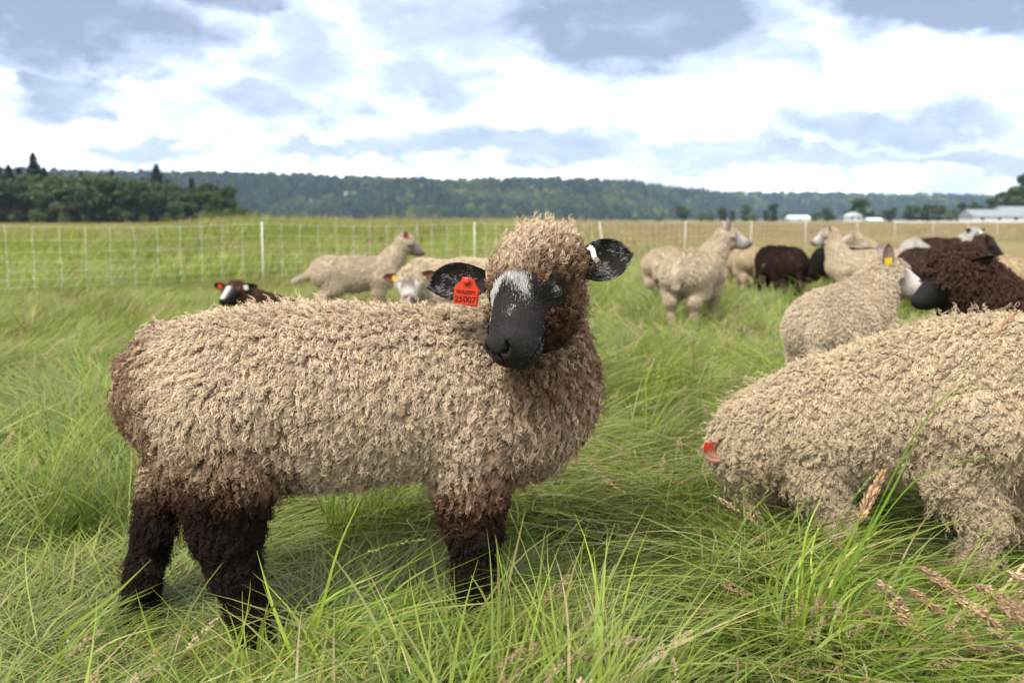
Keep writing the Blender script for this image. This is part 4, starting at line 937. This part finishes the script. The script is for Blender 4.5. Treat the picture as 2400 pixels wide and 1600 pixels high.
# 2: big cream sheep grazing at the right, in pixel-measured places
def grazing_sheep():
    root = empty('sheep', at(2150, 1300, 2.80) * [1, 1, 0]); r = np.random.default_rng(41)
    tag(root, 'large curly cream sheep grazing with its head down in the grass', 'sheep')
    dd = lambda px: 2.72 + .22 * (2300 - px) / 600.0
    B = lambda px, py, o=0: at(px, py, dd(px) + o)
    rp = lambda q, px: q * dd(px) / FPX
    P = []
    ch = [(2590, 950, 134), (2480, 920, 160), (2360, 918, 164), (2250, 924, 164), (2120, 952, 156), (2000, 978, 144), (1900, 1000, 124)]
    for (x0, y0, r0), (x1, y1, r1) in zip(ch[:-1], ch[1:]): P.append(('cone', B(x0, y0), B(x1, y1), rp(r0, x0), rp(r1, x1), .06))
    for (x0, y0, r0), (x1, y1, r1) in [((1900, 992, 126), (1800, 1024, 106)), ((1800, 1024, 106), (1746, 1046, 82))]: P.append(('cone', B(x0, y0), B(x1, y1), rp(r0, x0), rp(r1, x1), .06))
    H = Head(B(1752, 1066), (.10, .05, -.95), (-.95, 0, .1), .88); P += head_prims(H)
    for a, b_, ra, rb, o in [((1930, 1040), (1918, 1135), 84, 54, -.10), ((1918, 1135), (1958, 1215), 50, 34, -.12), ((1958, 1215), (1990, 1310), 31, 27, -.12),
                          ((1890, 1080), (1880, 1180), 75, 48, .12), ((1880, 1180), (1885, 1240), 46, 40, .12), ((1885, 1240), (1900, 1330), 38, 30, .12),
                          ((2290, 1000), (2250, 1125), 124, 72, -.12), ((2250, 1125), (2308, 1230), 68, 43, -.14), ((2308, 1230), (2282, 1335), 40, 33, -.14), ((2282, 1335), (2274, 1385), 32, 34, -.14),
                          ((2380, 1050), (2360, 1150), 120, 78, .12), ((2360, 1150), (2385, 1240), 70, 46, .12), ((2385, 1240), (2370, 1350), 44, 34, .12)]:
        P.append(('cone', B(*a, o), B(*b_, o), rp(ra, a[0]), rp(rb, b_[0]), .045))
    V, F = sdf_mesh(P, .008)
    def base(Q):
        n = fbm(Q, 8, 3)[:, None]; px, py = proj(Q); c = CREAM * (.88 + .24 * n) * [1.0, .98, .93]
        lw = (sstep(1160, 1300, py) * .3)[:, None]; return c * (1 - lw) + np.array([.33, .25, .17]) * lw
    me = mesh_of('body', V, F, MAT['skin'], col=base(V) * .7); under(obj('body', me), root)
    rear = nrm(B(2500, 900) - B(1900, 900))
    def flow(Q, Nn): return DOWN + rear * .2 + np.stack([fbm(Q, 13, 50 + i) - .5 for i in range(3)], 1) * 2.2
    wgt = lambda Q: np.ones(len(Q))
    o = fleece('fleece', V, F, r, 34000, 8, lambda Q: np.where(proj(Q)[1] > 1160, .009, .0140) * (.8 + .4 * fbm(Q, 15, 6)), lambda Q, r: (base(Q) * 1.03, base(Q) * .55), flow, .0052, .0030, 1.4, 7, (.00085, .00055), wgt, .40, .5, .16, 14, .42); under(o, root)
    o = fleece('frizz', V, F, r, 1500, 3, .040, lambda Q, r: (base(Q), base(Q) * .8), flow, .006, .005, 2.4, 8, (.0007, .0003), wgt, .75, .5); under(o, root)
    a = at(1700, 1066, dd(1672) - .085); Ve, Fe = ear_mesh(a, np.array([-.08, -.03, .028]), (.1, -1, .25), .092, .058, .6, .005, 14, 11, .12)
    eo = under(obj('ear', mesh_of('ear', Ve, Fe, MAT['skin'], col=np.tile((.40, .20, .14), (len(Ve), 1)))), root)
    flat_tag(root, at(1660, 1046, dd(1672) - .128), (1, .3, -.3), (.2, -.2, 1), .028, .022, MAT['red'], 'ear_tag', False)
    for s in (1, -1):
        c_ = H.w(.055, s * .066, .012); v, f_ = ball(c_, .0155, 10); under(obj('eye', mesh_of('eye', v, np.array(f_), MAT['eye'])), root)
grazing_sheep()
# ------------------------------------------------------------------ grass
def blades(r, n, spread, length, th0, th1, az, width, seg=6, zmin=0.0, cols=None, tipbend=0.0):
    """n ribbons; th = lean from vertical (start, end); az spread about +x. returns V,F,col"""
    L = r.uniform(*length, n); a = r.normal(size=n) * az; t0 = r.uniform(*th0, n); t1 = r.uniform(*th1, n)
    base = np.stack([r.uniform(-.5, .5, n) * spread, r.uniform(-.5, .5, n) * spread, np.zeros(n)], 1)
    t = np.linspace(0, 1, seg + 1)
    th = t0[:, None] + (t1 - t0)[:, None] * t ** r.uniform(.7, 1.6, n)[:, None]
    da = a[:, None] + (r.normal(size=n) * .35)[:, None] * t
    ds = L[:, None] / seg
    st = np.stack([np.sin(th) * np.cos(da), np.sin(th) * np.sin(da), np.cos(th)], -1) * ds[..., None]
    P = base[:, None] + np.concatenate([np.zeros((n, 1, 3)), np.cumsum(st[:, :-1], 1)], 1)
    fl = r.uniform(.0, 1.0, n)[:, None] * zmin
    P[..., 2] = np.where(P[..., 2] < fl * np.minimum(t * 3, 1), fl * np.minimum(t * 3, 1), P[..., 2])
    tw = r.uniform(-.9, .9, n)[:, None] + r.normal(size=n)[:, None] * .8 * t
    side = np.stack([-np.sin(da) * np.cos(tw), np.cos(da) * np.cos(tw), np.sin(tw)], -1)
    w = (r.uniform(*width, n)[:, None] * np.clip(1.15 * (1 - t ** 2.2), .06, 1) * (.6 + .4 * np.minimum(t * 4, 1)) * .5)[..., None]
    V = np.stack([P - side * w, P + side * w], 2).reshape(-1, 3)
    m = seg + 1
    i = (np.arange(n)[:, None] * m + np.arange(seg)[None]).ravel() * 2
    F = np.stack([i, i + 1, i + 3, i + 2], 1)
    pal = np.array(cols); c = pal[r.integers(0, len(pal), n)] * r.uniform(.78, 1.22, (n, 1))
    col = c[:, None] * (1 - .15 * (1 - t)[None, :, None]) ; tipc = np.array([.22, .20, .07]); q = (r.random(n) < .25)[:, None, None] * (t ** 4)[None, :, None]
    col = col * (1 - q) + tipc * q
    return V, F, np.repeat(col[:, :, None], 2, 2).reshape(-1, 3)
def seeds(r, P, Dv, length, wid, n, size, col):
    """a panicle: n spikelets round an axis from P along Dv"""
    t = r.random(n); a = r.uniform(0, 6.28, n); e = wid * np.sin(np.pi * np.clip(t * .9 + .08, 0, 1)) * r.uniform(.3, 1, n)
    D_ = nrm(np.asarray(Dv, float)); u = nrm(np.cross(D_, (0.31, .77, .2))); v = np.cross(D_, u)
    C = P + D_ * (length * t)[:, None] + u * (np.cos(a) * e)[:, None] + v * (np.sin(a) * e)[:, None] + np.array([0, 0, -1]) * (length * .12 * t * t)[:, None]
    ax = nrm(D_ + .5 * (u * np.cos(a)[:, None] + v * np.sin(a)[:, None]) + r.normal(size=(n, 3)) * .25); sd = nrm(np.cross(ax, r.normal(size=(n, 3))))
    s = size * r.uniform(.6, 1.3, n)[:, None]
    V = np.stack([C - ax * s, C + sd * s * .32, C + ax * s, C - sd * s * .32], 1).reshape(-1, 3); F = np.arange(4 * n).reshape(-1, 4)
    return V, F, np.repeat(np.asarray(col) * r.uniform(.7, 1.35, (n, 1)), 4, 0)
def join(parts):
    V, F, C, o = [], [], [], 0
    for v, f, c in parts: V.append(v); F.append(f + o); C.append(c); o += len(v)
    return np.concatenate(V), np.concatenate(F), np.concatenate(C)
GREENS = [(.172, .250, .024), (.205, .275, .028), (.125, .200, .026), (.235, .290, .042), (.185, .245, .044), (.118, .178, .030), (.260, .285, .070)]
STRAW = [(.34, .28, .13), (.27, .23, .09), (.40, .33, .19)]
SEEDC = [(.42, .285, .165), (.36, .235, .15), (.45, .34, .21)]
def stems(r, n, spread, length, lean, seedlen, nsp, col_i, sw=(.0015, .0022), ssize=.0042):
    parts = []
    V, F, C = blades(r, n, spread, length, (0.05, lean), (lean * .8, lean * 1.8), .5, sw, 7, 0, GREENS + STRAW); parts.append((V, F, C))
    q = V.reshape(n, 8, 2, 3).mean(2)
    for i in range(n):
        parts.append(seeds(r, q[i, -2], q[i, -1] - q[i, -3], seedlen * r.uniform(.7, 1.3), seedlen * .11, nsp, ssize, SEEDC[(i + col_i) % 3]))
    return join(parts)
MAT['far_grass'] = pmat('far_grass_blade', attr='col', rough=.6, spec=.2, transl=.4, tint=.22, hue=(.27, .19, .105))
def proto(lst, V, F, C): lst.append(mesh_of('grass_clump', V, F, MAT['far_grass' if lst is far else 'grass'], col=C))
near, mid, far = [], [], []
for i in range(8):      # lodged mats
    r = np.random.default_rng(500 + i)
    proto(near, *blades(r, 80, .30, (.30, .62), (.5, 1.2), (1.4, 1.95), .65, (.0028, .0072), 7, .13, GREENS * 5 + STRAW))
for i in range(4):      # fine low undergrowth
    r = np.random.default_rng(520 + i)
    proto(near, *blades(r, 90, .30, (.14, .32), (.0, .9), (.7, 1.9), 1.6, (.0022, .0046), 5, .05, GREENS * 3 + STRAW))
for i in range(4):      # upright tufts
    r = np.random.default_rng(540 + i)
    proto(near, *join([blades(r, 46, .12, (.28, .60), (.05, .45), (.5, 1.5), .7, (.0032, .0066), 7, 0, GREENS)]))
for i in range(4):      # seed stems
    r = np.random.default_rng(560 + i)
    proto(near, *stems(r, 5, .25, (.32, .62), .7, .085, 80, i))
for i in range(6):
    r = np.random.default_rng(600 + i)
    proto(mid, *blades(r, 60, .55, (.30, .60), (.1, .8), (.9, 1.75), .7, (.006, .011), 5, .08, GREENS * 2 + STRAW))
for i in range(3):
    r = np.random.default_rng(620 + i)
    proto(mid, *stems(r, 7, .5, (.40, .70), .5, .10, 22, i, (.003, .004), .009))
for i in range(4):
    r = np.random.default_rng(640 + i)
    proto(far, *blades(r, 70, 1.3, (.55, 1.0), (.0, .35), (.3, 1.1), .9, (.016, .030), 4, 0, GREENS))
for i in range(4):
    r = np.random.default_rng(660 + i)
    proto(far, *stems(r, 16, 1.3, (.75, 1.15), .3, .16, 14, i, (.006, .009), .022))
def band(r, d0, d1, dens, margin=.62):
    """points spread over the ground between two distances, a bit wider than the view"""
    n = int(dens * margin * (d1 * d1 - d0 * d0)); d = np.sqrt(r.uniform(d0 * d0, d1 * d1, n)); x = r.uniform(-margin, margin, n) * d
    return np.stack([x, d, np.zeros(n)], 1)
r = np.random.default_rng(77)
def lay(P): return (fbm(P * [1, 1, 0], .55, 31, 2) - .5) * 9.0 + .25
# near grass
P = band(r, .9, 6.5, 60, .66); P = np.concatenate([P, np.stack([r.uniform(-1.2, 1.2, 130), r.uniform(.5, 1.1, 130), np.zeros(130)], 1)])
n = len(P); px, py = proj(P)
tuftn = fbm(P * [1, 1, 0], 1.1, 44, 2)
idx = np.where(r.random(n) < .36, r.integers(8, 12, n), r.integers(0, 8, n))
idx = np.where((tuftn > .60) & (r.random(n) < .4), r.integers(12, 16, n), idx)
idx = np.where(r.random(n) < .07 + .05 * (px > 1500), r.integers(16, 20, n), idx)
def trod(P):
    """ground trodden low round the two near sheep"""
    x, y = P[:, 0], P[:, 1]
    a = (x > -1.5) & (x < .45) & (y > 1.72) & (y < 2.85); b_ = (x > .80) & (x < 1.8) & (y > 2.05) & (y < 3.1)
    return a | b_
tr = trod(P)
idx = np.where(tr & ((idx >= 12)), r.integers(0, 12, n), idx)
s_ = r.uniform(.75, 1.2, n) * np.where(tr, .8, 1.0); zs = s_ * np.where(tr, .24, .62) * r.uniform(.75, 1.2, n)
ang = lay(P) + r.normal(size=n) * .75; ang = np.where(idx >= 8, ang + r.normal(size=n) * .8, ang)
dryf = np.clip(sstep(.55, .75, fbm(P * [1, 1, 0], .8, 61)) * .35 + (r.random(n) < .05) * .5, 0, 1)
o = scatter('meadow_grass', P, np.stack([r.normal(size=n) * .08, r.normal(size=n) * .08, ang], 1), np.stack([s_, s_, zs], 1), idx, proto_collection('near_grass', near), dryf)
tag(o, 'long lodged green meadow grass around the two big sheep', None, None, 'stuff')
# middle distance
P = band(r, 6.0, 21, 13, .64); n = len(P)
idx = np.where(r.random(n) < .10, r.integers(6, 9, n), r.integers(0, 6, n)); s_ = r.uniform(.6, 1.0, n)
ang = lay(P) + r.normal(size=n) * .6
fb = fbm(P * [1, 1, 0], .35, 62); dryf = np.clip(sstep(.5, .78, fb) * .45 + (r.random(n) < .08) * .4, 0, 1)
o = scatter('pasture_grass', P, np.stack([r.normal(size=n) * .1, r.normal(size=n) * .1, ang], 1), np.stack([s_, s_, s_ * r.uniform(.3, .75, n)], 1), idx, proto_collection('mid_grass', mid), dryf)
tag(o, 'soft green pasture grass between the sheep and the fence', None, None, 'stuff')
# beyond the fence: taller grass, browner towards the right and the distance
def fence_d(x_over_y):
    fr = [p[0] / p[1] for p in fpts]; return np.interp(x_over_y, fr, [p[1] for p in fpts])
P = np.concatenate([band(r, 12, 40, 3.4, .62), band(r, 40, 120, .75, .60)]); fd = fence_d(P[:, 0] / P[:, 1]); P = P[P[:, 1] > fd + .5]; n = len(P); pxx = 1200 + FPX * P[:, 0] / P[:, 1]
right = sstep(1150, 1650, pxx)
idx = np.where(r.random(n) < .10 + .42 * right, r.integers(4, 8, n), r.integers(0, 4, n))
tall = 1.0 + .22 * sstep(.45, .65, fbm(P * [1, 1, 0], .12, 91)) * (1 - right) - .42 * right - .2 * sstep(450, 250, pxx)
s_ = r.uniform(.8, 1.15, n); fd = fence_d(P[:, 0] / P[:, 1]); tall = tall * (.42 + .58 * sstep(2, 22, P[:, 1] - fd)) * (1 - .3 * sstep(560, 380, pxx))
dryf = np.clip(.02 + .10 * right + .5 * right * sstep(18, 34, P[:, 1]) + sstep(.5, .75, fbm(P * [1, 1, 0], .2, 63)) * (.22 + .18 * right) + .18 * sstep(18, 55, P[:, 1]), 0, .95)
o = scatter('tall_grass', P, np.stack([r.normal(size=n) * .1, r.normal(size=n) * .1, r.normal(size=n) * .7 + .3], 1), np.stack([s_, s_, s_ * tall * r.uniform(.75, 1.1, n)], 1), idx, proto_collection('far_grass', far), dryf)
tag(o, 'tall seeding grass of the field beyond the fence', None, None, 'stuff')

# ---- single tufts that stand out in the foreground
def ribbon(pts, w, nseg=14, side=None):
    pts = np.array(pts, float); k = len(pts); t = np.linspace(0, k - 1, nseg); i = np.clip(t.astype(int), 0, k - 2); f = (t - i)[:, None]
    g = np.gradient(pts, axis=0); h00 = 2*f**3-3*f**2+1; h10 = f**3-2*f**2+f; h01 = -2*f**3+3*f**2; h11 = f**3-f**2
    Q = h00 * pts[i] + h10 * g[i] + h01 * pts[i+1] + h11 * g[i+1]
    T = nrm(np.gradient(Q, axis=0)); sd = nrm(np.cross(T, np.array([.25, -1, .15]))) if side is None else nrm(np.cross(T, side))
    u = np.linspace(0, 1, nseg)[:, None]; ww = w * .5 * np.clip(1.1 * (1 - u ** 2.5), .08, 1)
    V = np.stack([Q - sd * ww, Q + sd * ww], 1).reshape(-1, 3); j = np.arange(nseg - 1) * 2; F = np.stack([j, j + 1, j + 3, j + 2], 1); return V, F, Q
def tuft(label, base_px, d, n, reach, seed, width=(.004, .008), stems_px=(), name='grass_tuft', spread=60):
    r = np.random.default_rng(seed); g = G(base_px, d); root = empty(name, (g[0], g[1], 0)); tag(root, label, 'grass tuft')
    for i in range(n):
        b0 = np.array([g[0] + r.normal() * .05, g[1] + r.normal() * .05, 0.0]); L = r.uniform(.5, 1.0)
        tp = b0 + np.array([reach[0] * L + r.normal() * .09, reach[1] * L + r.normal() * .12, reach[2] * L * r.uniform(.6, 1.1)]); md = b0 * .5 + tp * .5 + np.array([-reach[0] * .16, 0, reach[2] * .16])
        tp[2] = max(tp[2], .03)
        V, F, Q = ribbon([b0, md, tp], r.uniform(*width), 12, r.normal(size=3) * .5 + [0, -1, 0]); c = np.array(GREENS[r.integers(0, len(GREENS))]) * r.uniform(.85, 1.3) * 1.05
        under(obj('blade', mesh_of('blade', V, F, MAT['grass'], col=np.tile(c, (len(V), 1)))), root)
    for (pts, w, kind) in stems_px:
        q = [np.array([g[0] + r.normal() * .03, g[1], 0])] + [at(*p) for p in pts]
        V, F, Q = ribbon(q, w, 20); c = np.array(GREENS[r.integers(0, 4)]) * 1.2
        st = under(obj('stem', mesh_of('stem', V, F, MAT['grass'], col=np.tile(c, (len(V), 1)))), root)
        if kind:
            a0 = Q[-5] if kind == 'spike' else Q[-2] if kind == 'thin' else Q[-6]; dv = Q[-1] - Q[-4]; Ls = np.linalg.norm(Q[-1] - a0) + (.0 if kind == 'spike' else .05)
            sv, sf, scx = seeds(r, a0, dv, Ls * 1.1, Ls * (.03 if kind == 'spike' else .10), {'spike': 70, 'thin': 150}.get(kind, 420), .0045 if kind == 'spike' else .0068, (.16, .2, .06) if kind == 'spike' else SEEDC[r.integers(0, 3)])
            obj('seed_head', mesh_of('seed_head', sv, sf, MAT['straw'], col=scx), st)
tuft('tall leaning grass tuft with long stalks rising before the grazing cream sheep', 1915, 2.0, 70, (.20, .05, .36), 901, (.003, .008),
     [([(2010, 1300, 2.0), (2120, 1060, 2.02), (2210, 940, 2.05), (2315, 895, 2.08)], .0035, 'spike'), ([(2000, 1300, 2.0), (2150, 1010, 2.02), (2260, 880, 2.05), (2345, 770, 2.08)], .003, 'thin'), ([(2010, 1320, 2.0), (2130, 1140, 2.02), (2230, 1090, 2.05), (2325, 1060, 2.08)], .0035, 'spike'),
      ([(1950, 1380, 1.98), (2030, 1180, 2.0), (2080, 1100, 2.0)], .007, None), ([(1960, 1380, 1.98), (2090, 1150, 2.0), (2160, 1000, 2.0)], .008, None), ([(1900, 1400, 1.98), (1960, 1230, 2.0), (2045, 1105, 2.0)], .003, 'spike'), ([(1920, 1400, 1.98), (2000, 1250, 2.0), (2045, 1150, 2.0)], .003, 'plume')])
tuft('brown seed-headed grass tuft arching to the right below the grazing cream sheep', 2060, 1.85, 40, (.26, .05, .24), 902, (.003, .007),
     [([(2130 + a * 16, 1490 + (i % 3) * 16, 1.86), (2200 + a * 22, 1400 + b_, 1.88), (2290 + a * 26, 1380 + b_, 1.9), (2370 + a * 30, 1410 + b_, 1.92)], .0028, 'plume') for i, (a, b_) in enumerate([(-9, -20), (-10, 50), (-8, 30), (-6, 0), (-4, -25), (-2, 20), (0, -10), (2, 40), (3, -40), (4, 5), (-7, 70), (-3, 80), (1, 95), (-5, -50), (5, -70), (-1, 120)])])
tuft('dense grass tuft leaning right in front of the dark-legged sheep', 730, 1.93, 80, (.24, .06, .26), 903, (.003, .007),
     [([(752, 1430, 1.95), (795, 1280, 1.99), (852, 1155, 2.05)], .006, None), ([(690, 1540, 1.9), (640, 1420, 1.92), (602, 1290, 1.95)], .008, None), ([(720, 1500, 1.9), (800, 1330, 1.95), (985, 1250, 2.0)], .003, 'spike')])
tuft('low bright green tuft with arching blades in the middle foreground', 880, 1.75, 60, (.30, .04, .17), 904, (.003, .008), [([(1160, 1560, 1.7), (1165, 1480, 1.7), (1168, 1385, 1.7)], .004, None), ([(1270, 1560, 1.7), (1275, 1440, 1.7), (1268, 1370, 1.7)], .003, None)])
tuft('grass tuft with long blades leaning left at the far left of the dark sheep', 110, 2.0, 26, (.10, .1, .14), 905, (.003, .007), [([(150, 1490, 1.9), (260, 1400, 1.92), (355, 1310, 1.95)], .008, None), ([(60, 1300, 2.2), (130, 1180, 2.2), (180, 1080, 2.2)], .003, 'spike')])
# ------------------------------------------------------------------ haze: air between here and the ridge
b = MB(); b.box((-5200, -60, -1.5), (5200, 5200, 190)); hz = b.build('haze', None, None, False)
hm_ = bpy.data.materials.new('haze_air'); hm_.use_nodes = True; hn, hl = hm_.node_tree.nodes, hm_.node_tree.links; hn.clear()
ho = hn.new('ShaderNodeOutputMaterial'); pv = hn.new('ShaderNodeVolumePrincipled')
pv.inputs['Color'].default_value = (.55, .74, 1.0, 1); pv.inputs['Density'].default_value = 0.75e-4; pv.inputs['Anisotropy'].default_value = 0.0
hl.new(pv.outputs[0], ho.inputs['Volume']); hz.data.materials.append(hm_)
tag(hz, 'pale blue haze in the air over the valley', None, None, 'stuff')
